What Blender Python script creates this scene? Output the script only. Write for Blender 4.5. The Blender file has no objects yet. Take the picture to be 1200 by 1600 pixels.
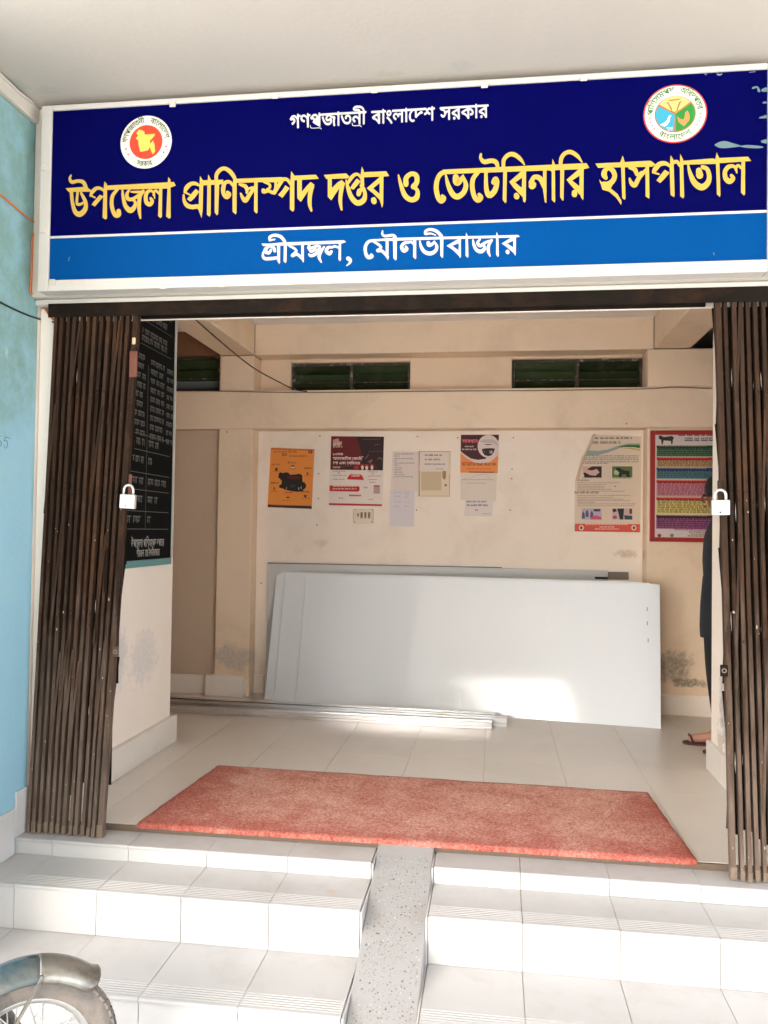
import bpy, bmesh, math, random
from mathutils import Vector, Matrix
random.seed(7)
rad = math.radians
SC = bpy.context.scene
COL = SC.collection

# ------------------------------------------------------------------ camera
YAW, PITCH, ROLL, FPX = 0.13438942, 0.02273663, 0.01412886, 1271.0885
EYE = Vector((1.35288, -2.95, 1.15192))
_cy, _sy, _cp, _sp = math.cos(YAW), math.sin(YAW), math.cos(PITCH), math.sin(PITCH)
FWD = Vector((-_sy*_cp, _cy*_cp, _sp))
_r = Vector((_cy, _sy, 0)); _u = _r.cross(FWD)
RGT = math.cos(ROLL)*_r + math.sin(ROLL)*_u
UPV = -math.sin(ROLL)*_r + math.cos(ROLL)*_u
cam = bpy.data.cameras.new('camera'); camo = bpy.data.objects.new('camera', cam); COL.objects.link(camo)
cam.sensor_fit = 'VERTICAL'; cam.sensor_height = 24; cam.lens = 24*FPX/1600
cam.clip_start = 0.05; cam.clip_end = 800
camo.matrix_world = Matrix(((RGT.x, UPV.x, -FWD.x, EYE.x), (RGT.y, UPV.y, -FWD.y, EYE.y), (RGT.z, UPV.z, -FWD.z, EYE.z), (0, 0, 0, 1)))
SC.camera = camo

# ------------------------------------------------------------------ sky, sun, exposure
SUN_EL, SUN_AZ = 42.0, 20.0     # the sun stands in front of the building, a little to its left
w = bpy.data.worlds.new('World'); SC.world = w; w.use_nodes = True
nt = w.node_tree; bg = nt.nodes['Background']
sky = nt.nodes.new('ShaderNodeTexSky'); sky.sky_type = 'NISHITA'; sky.sun_disc = False
sky.sun_elevation = rad(SUN_EL); sky.sun_rotation = rad(180+SUN_AZ)
sky.dust_density = 5.0; sky.air_density = 1.0; sky.ozone_density = 1.0
hs = nt.nodes.new('ShaderNodeHueSaturation'); hs.inputs['Saturation'].default_value = 0.7
nt.links.new(sky.outputs['Color'], hs.inputs['Color'])
nt.links.new(hs.outputs['Color'], bg.inputs['Color'])
bg.inputs['Strength'].default_value = 0.15
sd = bpy.data.lights.new('sun', 'SUN'); sd.energy = 4.0; sd.angle = rad(0.5); sd.color = (1.0, 0.98, 0.95)
so = bpy.data.objects.new('sun', sd); COL.objects.link(so)
d = Vector((-math.sin(rad(SUN_AZ))*math.cos(rad(SUN_EL)), -math.cos(rad(SUN_AZ))*math.cos(rad(SUN_EL)), math.sin(rad(SUN_EL))))
so.rotation_euler = d.to_track_quat('Z', 'Y').to_euler(); so.location = (0, -12, 15)
SC.view_settings.view_transform = 'Standard'; SC.view_settings.look = 'None'
SC.view_settings.gamma = 1.0; SC.view_settings.use_curve_mapping = False
SC.view_settings.exposure = 3.25
SC.render.engine = 'CYCLES'
SC.cycles.max_bounces = 10; SC.cycles.diffuse_bounces = 7
SC.cycles.use_denoising = True; SC.cycles.caustics_reflective = False; SC.cycles.caustics_refractive = False

# ------------------------------------------------------------------ measuring: where a picture point lies on a plane of the place
def at(px, py, **k):
    dd = FWD + (px-600)/FPX*RGT - (py-800)/FPX*UPV
    (ax, v), = k.items(); i = 'xyz'.index(ax)
    return EYE + dd*((v-EYE[i])/dd[i])

# ------------------------------------------------------------------ materials
def srgb(r, g, b):
    f = lambda c: (c/255/12.92) if c/255 <= .04045 else ((c/255+.055)/1.055)**2.4
    return (f(r), f(g), f(b))
class G:
    def __init__(s, m): s.t = m.node_tree; s.n = s.t.nodes; s.l = s.t.links
    def new(s, k, **kw):
        n = s.n.new(k)
        for a, b in kw.items(): setattr(n, a, b)
        return n
    def put(s, sock, v):
        if hasattr(v, 'is_output') or isinstance(v, bpy.types.NodeSocket): s.l.new(v, sock)
        else:
            if hasattr(v, '__len__') and len(v) == 3 and sock.type == 'RGBA': v = (*v, 1)
            sock.default_value = v
    def math(s, op, a, b=0.0, clamp=False):
        n = s.new('ShaderNodeMath', operation=op, use_clamp=clamp); s.put(n.inputs[0], a); s.put(n.inputs[1], b); return n.outputs[0]
    def mix(s, f, a, b):
        n = s.new('ShaderNodeMix', data_type='RGBA'); s.put(n.inputs[0], f); s.put(n.inputs[6], a); s.put(n.inputs[7], b); return n.outputs[2]
    def noise(s, vec, scale, detail=4, rough=.55, dist=0.0):
        n = s.new('ShaderNodeTexNoise'); s.l.new(vec, n.inputs['Vector']); n.inputs['Scale'].default_value = scale
        n.inputs['Detail'].default_value = detail; n.inputs['Roughness'].default_value = rough; n.inputs['Distortion'].default_value = dist
        return n.outputs['Fac']
    def ramp(s, v, lo, hi):
        n = s.new('ShaderNodeMapRange', clamp=True); s.put(n.inputs[0], v); n.inputs[1].default_value = lo; n.inputs[2].default_value = hi; return n.outputs[0]
    def scale(s, vec, sc):
        n = s.new('ShaderNodeMapping'); s.l.new(vec, n.inputs['Vector']); n.inputs['Scale'].default_value = sc; return n.outputs['Vector']
_mats = {}
def M(name, base, rough=.6, var=.06, vs=3.0, fine=.04, fs=60.0, bump=0.0, bs=80.0, metal=0.0, spec=.5, stains_or_shade=(), rnd=0.0, dirt=None, coat=0.0, stretch=(1, 1, 1), rvar=0.0):
    if name in _mats: return _mats[name]
    m = bpy.data.materials.new(name); m.use_nodes = True; _mats[name] = m
    g = G(m); p = g.n['Principled BSDF']
    pos = g.new('ShaderNodeNewGeometry').outputs['Position']
    pv = g.scale(pos, stretch) if stretch != (1, 1, 1) else pos
    n1 = g.noise(pv, vs, 5); n2 = g.noise(pv, fs, 3)
    k = g.math('ADD', g.math('MULTIPLY', g.math('SUBTRACT', n1, .5), 2*var), g.math('MULTIPLY', g.math('SUBTRACT', n2, .5), 2*fine))
    if rnd:
        oi = g.new('ShaderNodeObjectInfo').outputs['Random']
        k = g.math('ADD', k, g.math('MULTIPLY', g.math('SUBTRACT', oi, .5), 2*rnd))
    k = g.math('ADD', k, 1.0)
    vm = g.new('ShaderNodeVectorMath', operation='SCALE'); vm.inputs[0].default_value = base; g.l.new(k, vm.inputs['Scale'])
    c = vm.outputs[0]
    if dirt:        # (colour, low, high, scale): blotches of dirt
        c = g.mix(g.math('MULTIPLY', g.ramp(g.noise(pv, dirt[3], 6, .65, .4), dirt[1], dirt[2]), dirt[4] if len(dirt) > 4 else 1.0), c, dirt[0])
    for (ctr, rr, colr, amt, ns) in stains_or_shade:
        mp = g.new('ShaderNodeMapping'); g.l.new(pos, mp.inputs['Vector'])
        mp.inputs['Scale'].default_value = tuple(1/a for a in rr); mp.inputs['Location'].default_value = tuple(-a/b for a, b in zip(ctr, rr))
        ln = g.new('ShaderNodeVectorMath', operation='LENGTH'); g.l.new(mp.outputs[0], ln.inputs[0])
        e = g.math('ADD', ln.outputs['Value'], g.math('MULTIPLY', g.math('SUBTRACT', g.noise(pos, ns, 6, .65), .5), 2.2))
        c = g.mix(g.math('MULTIPLY', g.math('MULTIPLY', g.math('SUBTRACT', 1.0, g.ramp(e, .62, 1.12)), amt), g.math('ADD', .35, g.math('MULTIPLY', g.ramp(g.noise(pos, ns*3.1, 5, .7), .32, .60), .65))), c, colr)
    g.put(p.inputs['Base Color'], c)
    if rvar: g.put(p.inputs['Roughness'], g.math('ADD', rough, g.math('MULTIPLY', g.math('SUBTRACT', n1, .5), 2*rvar), True))
    else: p.inputs['Roughness'].default_value = rough
    p.inputs['Metallic'].default_value = metal; p.inputs['Specular IOR Level'].default_value = spec
    p.inputs['Coat Weight'].default_value = coat
    if bump:
        b = g.new('ShaderNodeBump'); b.inputs['Strength'].default_value = min(1, bump); b.inputs['Distance'].default_value = .004
        g.l.new(g.noise(pv, bs, 5, .6), b.inputs['Height']); g.l.new(b.outputs[0], p.inputs['Normal'])
    return m
def flat(c, rough=.65):
    key = 'print_%02x%02x%02x' % tuple(int(max(0, min(255, v))) for v in c)
    return M(key+('_%d' % int(rough*100)), srgb(*c), rough, var=.03, vs=8, fine=.03, fs=90)

# ------------------------------------------------------------------ mesh builder
class MB:
    def __init__(s): s.v = []; s.f = []; s.m = []; s.mats = []
    def mi(s, mat):
        if mat is None: return 0
        if mat not in s.mats: s.mats.append(mat)
        return s.mats.index(mat)
    def add(s, vs, fs, mat=None):
        o = len(s.v); s.v += [tuple(v) for v in vs]; i = s.mi(mat)
        for f in fs: s.f.append(tuple(o+a for a in f)); s.m.append(i)
        return s
    def box(s, x0, x1, y0, y1, z0, z1, mat=None):
        return s.add([(x0,y0,z0),(x1,y0,z0),(x1,y1,z0),(x0,y1,z0),(x0,y0,z1),(x1,y0,z1),(x1,y1,z1),(x0,y1,z1)],
                     [(0,3,2,1),(4,5,6,7),(0,1,5,4),(1,2,6,5),(2,3,7,6),(3,0,4,7)], mat)
    def obox(s, c, ax, ay, az, mat=None):   # oriented box: centre and three half-axis vectors
        c, ax, ay, az = map(Vector, (c, ax, ay, az))
        vs = [c+ax*i+ay*j+az*k for k in (-1, 1) for i, j in ((-1,-1),(1,-1),(1,1),(-1,1))]
        return s.add(vs, [(0,3,2,1),(4,5,6,7),(0,1,5,4),(1,2,6,5),(2,3,7,6),(3,0,4,7)], mat)
    def bar(s, a, b, wid, thk, up=(0, -1, 0), mat=None):
        a, b = Vector(a), Vector(b); d_ = (b-a); L = d_.length; d_.normalize(); u = Vector(up); sd_ = d_.cross(u).normalized(); u = sd_.cross(d_)
        return s.obox((a+b)/2, d_*(L/2), sd_*(wid/2), u*(thk/2), mat)
    def tube(s, pts, r, n=8, mat=None, caps=True):
        pts = [Vector(p) for p in pts]; rs = r if hasattr(r, '__len__') else [r]*len(pts); vs = []; fs = []; ref = None
        for i, p in enumerate(pts):
            t = (pts[min(i+1, len(pts)-1)]-pts[max(i-1, 0)]).normalized()
            if ref is None: ref = Vector((0, 0, 1)) if abs(t.z) < .9 else Vector((1, 0, 0))
            a = (ref-t*ref.dot(t)).normalized(); ref = a; b = t.cross(a)
            vs += [p+(a*math.cos(2*math.pi*k/n)+b*math.sin(2*math.pi*k/n))*rs[i] for k in range(n)]
        for i in range(len(pts)-1):
            for k in range(n): fs.append((i*n+k, i*n+(k+1) % n, (i+1)*n+(k+1) % n, (i+1)*n+k))
        if caps: fs += [tuple(reversed(range(n))), tuple((len(pts)-1)*n+k for k in range(n))]
        return s.add(vs, fs, mat)
    def lathe(s, prof, n=24, axis='z', c=(0, 0, 0), mat=None, closed=False):
        vs = []; fs = []; c = Vector(c)
        for k in range(n):
            a = 2*math.pi*k/n
            for (r_, h) in prof:
                q = {'z': (r_*math.cos(a), r_*math.sin(a), h), 'y': (r_*math.cos(a), h, r_*math.sin(a)), 'x': (h, r_*math.cos(a), r_*math.sin(a))}[axis]
                vs.append(c+Vector(q))
        L = len(prof)
        for k in range(n):
            for i in range(L if closed else L-1):
                j = (i+1) % L; k2 = (k+1) % n
                fs.append((k*L+i, k*L+j, k2*L+j, k2*L+i))
        return s.add(vs, fs, mat)
    def ball(s, c, r, n=12, mat=None):
        rx, ry, rz = r if hasattr(r, '__len__') else (r, r, r); c = Vector(c); vs = []; fs = []; h = n//2
        for i in range(h+1):
            for k in range(n):
                t = math.pi*i/h; a = 2*math.pi*k/n
                vs.append(c+Vector((rx*math.sin(t)*math.cos(a), ry*math.sin(t)*math.sin(a), rz*math.cos(t))))
        for i in range(h):
            for k in range(n): fs.append((i*n+k, (i+1)*n+k, (i+1)*n+(k+1) % n, i*n+(k+1) % n))
        return s.add(vs, fs, mat)
    def build(s, name, mat=None, parent=None, bevel=0, smooth=False, local=False, seg=1, weld=True):
        bm = bmesh.new(); org = Vector((0, 0, 0)) if (local or parent is None) else parent.matrix_basis.translation+(parent.parent.matrix_basis.translation if parent.parent else Vector((0, 0, 0)))
        vs = [bm.verts.new(Vector(v)-org) for v in s.v]
        for f, i in zip(s.f, s.m):
            try: bm.faces.new([vs[k] for k in f]).material_index = i
            except ValueError: pass
        if weld: bmesh.ops.remove_doubles(bm, verts=bm.verts, dist=1e-6)
        bmesh.ops.recalc_face_normals(bm, faces=bm.faces)
        if bevel:
            es = [e for e in bm.edges if len(e.link_faces) == 2 and e.calc_face_angle() > .6]
            bmesh.ops.bevel(bm, geom=es, offset=bevel, segments=seg, affect='EDGES', clamp_overlap=True, profile=.5)
        me = bpy.data.meshes.new(name); bm.to_mesh(me); bm.free()
        for q in (s.mats or [mat]): me.materials.append(q)
        if smooth:
            me.polygons.foreach_set('use_smooth', [True]*len(me.polygons)); 
        o = bpy.data.objects.new(name, me); COL.objects.link(o); o.parent = parent
        return o
def tag(o, label=None, cat=None, group=None, kind=None):
    if cat and not kind: kind = 'thing'
    for k, v in (('label', label), ('category', cat), ('group', group), ('kind', kind)):
        if v: o[k] = v
    return o
def thing(name, label, cat, loc=(0, 0, 0), group=None, rz=0.0):
    o = bpy.data.objects.new(name, None); o.empty_display_size = .05; COL.objects.link(o); o.location = loc; o.rotation_euler = (0, 0, rz)
    return tag(o, label, cat, group)
def struct(name, mb=None, mat=None, bevel=0):
    o = mb.build(name, mat, None, bevel) if mb else bpy.data.objects.new(name, None)
    if not mb: COL.objects.link(o)
    return tag(o, kind='structure')
def part(name, mesh, parent, loc=(0, 0, 0)):
    o = bpy.data.objects.new(name, mesh); COL.objects.link(o); o.parent = parent; o.location = loc; return o
def copy_tree(o, parent=None):
    c = o.copy(); COL.objects.link(c); c.parent = parent
    for ch in o.children: copy_tree(ch, c)
    return c
def spline(p, n=8):
    q = [[2*a-b for a, b in zip(p[0], p[1])]]+[list(x) for x in p]+[[2*a-b for a, b in zip(p[-1], p[-2])]]; out = []
    for i in range(1, len(q)-2):
        for k in range(n):
            t = k/n; out.append([.5*(2*b+(c-a)*t+(2*a-5*b+4*c-e)*t*t+(3*b-a-3*c+e)*t**3) for a, b, c, e in zip(q[i-1], q[i], q[i+1], q[i+2])])
    out.append(list(p[-1])); return out
# ---- flat drawing on a surface: shapes in 2D, put on it by a function fn(u, v, lift)
def stroke2d(pts):
    """a brush stroke (x, y, width) as one outline with round ends"""
    c = spline(pts, 7) if len(pts) > 2 else [list(pts[0]), list(pts[1])]
    L, R = [], []
    for i, (x, y, wd) in enumerate(c):
        a = c[max(i-1, 0)]; b = c[min(i+1, len(c)-1)]; dx, dy = b[0]-a[0], b[1]-a[1]; q = math.hypot(dx, dy) or 1
        nx, ny = -dy/q*wd/2, dx/q*wd/2; L.append((x+nx, y+ny)); R.append((x-nx, y-ny))
    def cap(i, j):
        x, y, wd = c[i]; a = math.atan2(y-c[j][1], x-c[j][0])
        return [(x+math.cos(a+t)*wd/2, y+math.sin(a+t)*wd/2) for t in (math.pi/2, math.pi/4, 0, -math.pi/4, -math.pi/2)]
    return L, R, cap(0, 1), cap(-1, -2)
def draw_stroke(mb, pts, fn, lift, mat=None):
    L, R, c0, c1 = stroke2d(pts); n = len(L)
    vs = [fn(*p, lift) for p in L]+[fn(*p, lift) for p in R]
    mb.add(vs, [(i, i+1, n+i+1, n+i) for i in range(n-1)], mat)
    mb.add([fn(*p, lift) for p in c0], [tuple(range(5))], mat); mb.add([fn(*p, lift) for p in c1], [tuple(range(5))], mat)
def draw_poly(mb, pts, fn, lift, mat=None):
    import mathutils.geometry as mg
    tri = mg.tessellate_polygon([[Vector((x, y, 0)) for x, y in pts]])
    mb.add([fn(x, y, lift) for x, y in pts], [tuple(t) for t in tri], mat)
def draw_disc(mb, cx, cy, rx, ry, fn, lift, mat=None, n=28, a0=0, a1=360):
    pts = [(cx+rx*math.cos(rad(a0+(a1-a0)*k/n)), cy+ry*math.sin(rad(a0+(a1-a0)*k/n))) for k in range(n+(a1-a0 < 360))]
    if a1-a0 < 360: pts.append((cx, cy))
    draw_poly(mb, pts, fn, lift, mat)
_tx = {}
def glyphs(txt, bold=0.0):
    """flat letter shapes of a line of writing: (verts, faces, width); each outline is filled by itself, with the holes that lie in it"""
    import mathutils.geometry as mg
    if txt in _tx: return _tx[txt]
    c = bpy.data.curves.new('t', 'FONT'); c.body = txt; c.size = 1; c.resolution_u = 2; c.fill_mode = 'NONE'
    o = bpy.data.objects.new('t', c); COL.objects.link(o)
    dg = bpy.context.evaluated_depsgraph_get(); dg.update()
    me = bpy.data.meshes.new_from_object(o.evaluated_get(dg))
    nxt = {}
    for e in me.edges: nxt.setdefault(e.vertices[0], []).append(e.vertices[1]); nxt.setdefault(e.vertices[1], []).append(e.vertices[0])
    P_ = [(v.co.x, v.co.y) for v in me.vertices]; seen = set(); loops = []
    for s_ in range(len(P_)):
        if s_ in seen or s_ not in nxt: continue
        lp = [s_]; seen.add(s_); cur = s_
        while True:
            cand = [q for q in nxt[cur] if q not in seen]
            if not cand: break
            cur = min(cand, key=lambda q: (abs(q-cur) != 1, q)) if len(lp) > 1 else min(cand); lp.append(cur); seen.add(cur)
        if len(lp) > 2: loops.append([P_[q] for q in lp])
    bpy.data.objects.remove(o); bpy.data.curves.remove(c); bpy.data.meshes.remove(me)
    area = lambda p: sum(a[0]*b[1]-b[0]*a[1] for a, b in zip(p, p[1:]+p[:1]))/2
    def inside(pt, p):
        r = False
        for (xa, ya), (xb, yb) in zip(p, p[1:]+p[:1]):
            if (ya > pt[1]) != (yb > pt[1]) and pt[0] < (xb-xa)*(pt[1]-ya)/(yb-ya)+xa: r = not r
        return r
    big = max(loops, key=lambda p: abs(area(p))); sg = 1 if area(big) > 0 else -1
    outer = [p for p in loops if area(p)*sg > 0]; holes = [p for p in loops if area(p)*sg <= 0]; vs = []; fs = []
    for p in outer:
        hs_ = [q for q in holes if all(inside(a, p) for a in q)]; pts = [a for q in [p]+hs_ for a in q]; o_ = len(vs)
        tri = mg.tessellate_polygon([[Vector((a[0], a[1], 0)) for a in q] for q in [p]+hs_]); vs += pts; fs += [tuple(o_+k for k in t) for t in tri]
    x0 = min(v[0] for v in vs); x1 = max(v[0] for v in vs); vs = [(a-x0, b) for a, b in vs]
    _tx[txt] = (vs, fs, x1-x0); return _tx[txt]
def draw_rows(mb, u0, v0, u1, h, fn, lift, mat=None, seed=1, dens=1.0):
    """a line of writing too small to read: words of head strokes with letter stems under them"""
    r = random.Random(seed); x = u0; s_ = 1 if u1 > u0 else -1; q = abs(h)
    while x < u1-q*.6:
        n = r.choice((2, 3, 3, 4, 5)); wlen = min(n*q*.62, u1-x)
        draw_poly(mb, [(x, v0), (x+wlen, v0), (x+wlen, v0-h*.2), (x, v0-h*.2)], fn, lift, mat)
        k = x+q*.1
        while k < x+wlen-q*.12:
            hh = h*r.choice((.95, .8, 1.0)); t = q*.17
            draw_poly(mb, [(k, v0-h*.1), (k+t, v0-h*.1), (k+t*1.3, v0-hh), (k+t*.3, v0-hh)], fn, lift+.00005, mat)
            if r.random() < .75*dens:
                a = r.uniform(.45, .8)
                draw_poly(mb, [(k-q*.12, v0-h*a), (k+q*.22, v0-h*(a-.18)), (k+q*.24, v0-h*a), (k-q*.05, v0-h*(a+.2))], fn, lift+.0001, mat)
            k += q*r.uniform(.38, .55)
        x += wlen+q*r.uniform(.35, .6)
def islands(n, fs):
    pa = list(range(n))
    def find(a):
        while pa[a] != a: pa[a] = pa[pa[a]]; a = pa[a]
        return a
    for f in fs:
        for a in f[1:]: pa[find(a)] = find(f[0])
    ids = {}; return [ids.setdefault(find(i), len(ids)) for i in range(n)]
def draw_text(mb, txt, u0, v0, u1, h, fn, lift, mat=None, slope=0.0, bold=.012, bend=None):
    """writing from u0 to u1, foot at v0, letter height h (its sign gives the up direction), or bent round a circle"""
    vs, fs, W_ = glyphs(txt, 0.0); k = (u1-u0)/W_; isl = islands(len(vs), fs)
    for q, (ox, oy) in enumerate(((0, 0), (bold, 0), (-bold, 0), (0, bold), (0, -bold)) if bold else ((0, 0),)):
        out = []
        for (a, b), s_ in zip(vs, isl):
            l = lift+.00003*(s_ % 5)+.00015*q; a += ox; b += oy
            if bend:    # (centre x, centre y, radius, start angle, end angle) in degrees
                cx, cy, R_, a0, a1 = bend; t = rad(a0+(a1-a0)*a/W_); sg = 1 if a1 < a0 else -1
                rr = R_+sg*b/.62*h; out.append(fn(cx+rr*math.cos(t), cy-rr*math.sin(t), l))
            else: out.append(fn(u0+a*k, v0+slope*a*k+b/.62*h, l))
        mb.add(out, fs, mat)

# ================================================================== MATERIALS OF THE PLACE
CREAM = (.86, .69, .515)
m_cream = M('cream_plaster', CREAM, .75, var=.07, vs=1.6, fine=.03, bump=.25, bs=55, dirt=((.60, .46, .33), .50, .82, 2.6, .55),
    stains_or_shade=[((-.42, 2.47, .27), (.17, .3, .085), (.46, .43, .39), .8, 16), ((2.49, 2.47, .31), (.13, .3, .095), (.27, .23, .18), .9, 14),
            ((2.60, 2.47, .21), (.12, .3, .03), (.22, .18, .14), .9, 20),
            ((-.35, .95, .58), (.1, .13, .22), (.52, .52, .55), .5, 20),
            ((2.42, 1.02, .36), (.1, .10, .20), (.36, .35, .33), .9, 22), ((2.42, 1.1, .17), (.1, .05, .07), (.4, .36, .33), .7, 22),
            ((2.3, 2.6, 1.02), (.10, .1, .035), (.48, .34, .2), .6, 20)])
m_panel = M('sunken_panel_plaster', (.91, .81, .71), .75, var=.05, vs=1.6, fine=.03, bump=.25, bs=55, dirt=((.68, .56, .45), .50, .82, 2.6, .5), stains_or_shade=[((2.22, 2.6, 1.02), (.07, .1, .03), (.48, .36, .2), .6, 20), ((.16, 2.6, 1.06), (.05, .1, .03), (.62, .52, .42), .5, 20)])
m_white_wall = M('whitewashed_plaster', (.86, .79, .71), .75, var=.06, vs=2, fine=.03, bump=.25, bs=60,
    stains_or_shade=[((-.35, .62, .56), (.1, .10, .16), (.44, .46, .52), .55, 22), ((-.35, .9, .50), (.1, .16, .13), (.50, .52, .56), .5, 24),
            ((2.42, 1.02, .36), (.1, .10, .20), (.36, .35, .33), .9, 22), ((2.42, 1.1, .17), (.1, .05, .07), (.4, .36, .33), .7, 22)])
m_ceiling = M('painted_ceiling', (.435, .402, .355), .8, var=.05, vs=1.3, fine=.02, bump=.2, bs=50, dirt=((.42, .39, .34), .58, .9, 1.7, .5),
    stains_or_shade=[((1.227, -.165, 2.76), (.045, .035, .2), (.36, .355, .34), .8, 26), ((.97, -.14, 2.76), (.06, .02, .2), (.36, .32, .27), .5, 26),
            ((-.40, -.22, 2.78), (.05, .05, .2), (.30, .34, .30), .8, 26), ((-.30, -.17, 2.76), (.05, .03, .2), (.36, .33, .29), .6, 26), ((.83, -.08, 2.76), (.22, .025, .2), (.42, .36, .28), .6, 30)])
m_inner_ceiling = M('veranda_ceiling_paint', (.85, .82, .78), .8, var=.05, vs=1.3, fine=.02, bump=.2, bs=50)
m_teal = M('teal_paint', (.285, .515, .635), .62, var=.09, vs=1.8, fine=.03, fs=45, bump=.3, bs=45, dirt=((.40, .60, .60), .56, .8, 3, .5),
    stains_or_shade=[((-.42, -.20, 1.78), (.1, .012, .025), (.70, .78, .76), .9, 40), ((-.42, -.12, 2.35), (.1, .5, .85), (.19, .325, .285), .9, 3)])  # last entry: greener, darker top of the wall, painted for its weaker light
m_beam = M('lintel_paint', (.56, .52, .45), .7, var=.08, vs=3, fine=.04, bump=.3, bs=50, dirt=((.40, .34, .27), .55, .8, 6, .7))
m_tile = M('white_glazed_tile', (.60, .592, .58), .22, var=.025, vs=4, fine=.01, spec=.5, rnd=.02, dirt=((.52, .48, .43), .58, .9, 5, .4))
m_tread = M('tread_tile', (.50, .492, .485), .38, var=.03, vs=4, fine=.015, spec=.45, rnd=.025, dirt=((.36, .33, .29), .50, .82, 7, .55))
m_grout = M('tile_grout', (.42, .35, .28), .9, var=.15, vs=12)
m_floor = M('floor_tile', (.70, .65, .595), .31, var=.03, vs=2.5, fine=.012, spec=.45, rnd=.015, dirt=((.52, .46, .39), .5, .9, 2.2, .5))
m_terrazzo = M('terrazzo_ramp', (.33, .325, .32), .8, var=.05, vs=5, bump=.3, bs=70, dirt=((.30, .29, .28), .46, .75, 7, .6))
m_iron = M('rusty_gate_iron', (.033, .0185, .0115), .7, var=.55, vs=5, fine=.3, fs=70, bump=.6, bs=90, spec=.12, dirt=((.085, .038, .018), .5, .72, 9, .8), rnd=.45, stretch=(1, 1, .35))
def dusty(m):
    """road dust and lime caked on the lower half of the bars, thinning out upwards in streaks"""
    g = G(m); p = g.n['Principled BSDF']; src = p.inputs['Base Color'].links[0].from_socket; pos = g.new('ShaderNodeNewGeometry').outputs['Position']
    sx = g.new('ShaderNodeSeparateXYZ'); g.l.new(pos, sx.inputs[0])
    e = g.math('ADD', g.ramp(sx.outputs['Z'], 1.15, -.1), g.math('MULTIPLY', g.math('SUBTRACT', g.noise(g.scale(pos, (1, 1, .12)), 45, 4, .6), .5), 1.3))
    c = g.mix(g.math('MULTIPLY', g.ramp(e, .2, 1.0), .85), src, (.20, .148, .115))
    # long pale scratches, also standing in for light between the slats, and fresh rust
    s_ = g.noise(g.scale(pos, (1, 1, .06)), 130, 3, .6); c = g.mix(g.math('MULTIPLY', g.ramp(s_, .70, .78), .5), c, (.20, .16, .13)); s2 = g.noise(g.scale(pos, (1, 1, .10)), 75, 4, .6); c = g.mix(g.math('MULTIPLY', g.ramp(s2, .62, .76), .6), c, (.105, .032, .012))
    g.put(p.inputs['Base Color'], c)
dusty(m_iron)
m_iron_dark = M('gate_track_iron', (.009, .006, .004), .7, var=.4, vs=8, fine=.2, bump=.5, bs=60, spec=.1, dirt=((.04, .018, .009), .5, .8, 9, .8))
m_iron_red = M('red_lead_rust', (.13, .038, .02), .6, var=.25, vs=9, bump=.4)
m_iron_pale = M('worn_gate_foot', (.19, .14, .10), .7, var=.25, vs=20, fine=.2, bump=.4)
m_steel = M('chrome_steel', (.80, .80, .79), .22, var=.03, metal=1.0)
m_lock = M('bright_padlock_steel', (.66, .655, .65), .36, var=.03, metal=.75, vs=30)
m_black = M('black_paint', (.012, .012, .012), .5)
m_frame_white = M('sign_frame_white', (.54, .51, .465), .55, var=.05, vs=4, fine=.03, bump=.15, bs=60, dirt=((.52, .42, .30), .60, .85, 8, .5))
m_concrete = M('yard_concrete', (.42, .42, .41), .9, var=.12, vs=1.2, fine=.08, bump=.4, bs=40)

# ================================================================== GROUND AND LARGE STRUCTURE
GZ = -.39
mb = MB(); mb.add([(-400, -400, GZ), (400, -400, GZ), (400, 400, GZ), (-400, 400, GZ)], [(0, 1, 2, 3)])
struct('ground', mb, m_concrete)
# portico ceiling over the steps (soffit rises a little to the left, as poured)
ceil = struct('portico_ceiling')
ZC = 2.762
MB().box(-2.2, 5.4, -6.0, .14, ZC, ZC+.18).build('slab', m_ceiling, ceil)
MB().box(-2.2, 5.4, -6.22, -6.003, ZC-.50, ZC+.5).build('edge_beam', m_ceiling, ceil)
for cx, cy, lab in ((-1.62, -5.9, 'square portico column at the left end of the open front'), (1.7, -5.9, 'square portico column in the middle of the open front'),
                    (5.1, -5.9, 'square portico column at the right end of the open front'), (5.1, -2.6, 'square portico column halfway along the right side of the porch')):
    o = MB().box(cx-.15, cx+.15, cy-.15, cy+.15, GZ, ZC-.002).build('portico_column', m_frame_white, None, .01)
    tag(o, lab, 'column', 'columns carrying the porch roof')

# unseen office block, added to cover the sky's right side in reflections
ob = thing('sky_cover_block', 'added unseen block across the yard, built like a pale two storey office, covering sky', 'building', (6.5, -17, GZ))
MB().box(-.95, 14, -22, -16, GZ, 4.3).build('wall', M('sky_cover_paint', (.52, .49, .42), .8, var=.08), ob)
MB().box(-1.15, 14.3, -22.3, -15.6, 4.302, 4.55).build('roof', m_concrete, ob)
for k in range(5):
    for z in (.6, 2.6):
        f_ = MB().box(.8+k*2.6, 2.1+k*2.6, -15.996, -15.95, z, z+1.3).build('window', m_frame_white, ob); MB().box(.9+k*2.6, 2.0+k*2.6, -15.948, -15.94, z+.1, z+1.2).build('pane', M('dark_pane', (.03, .04, .04), .1), f_)

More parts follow.
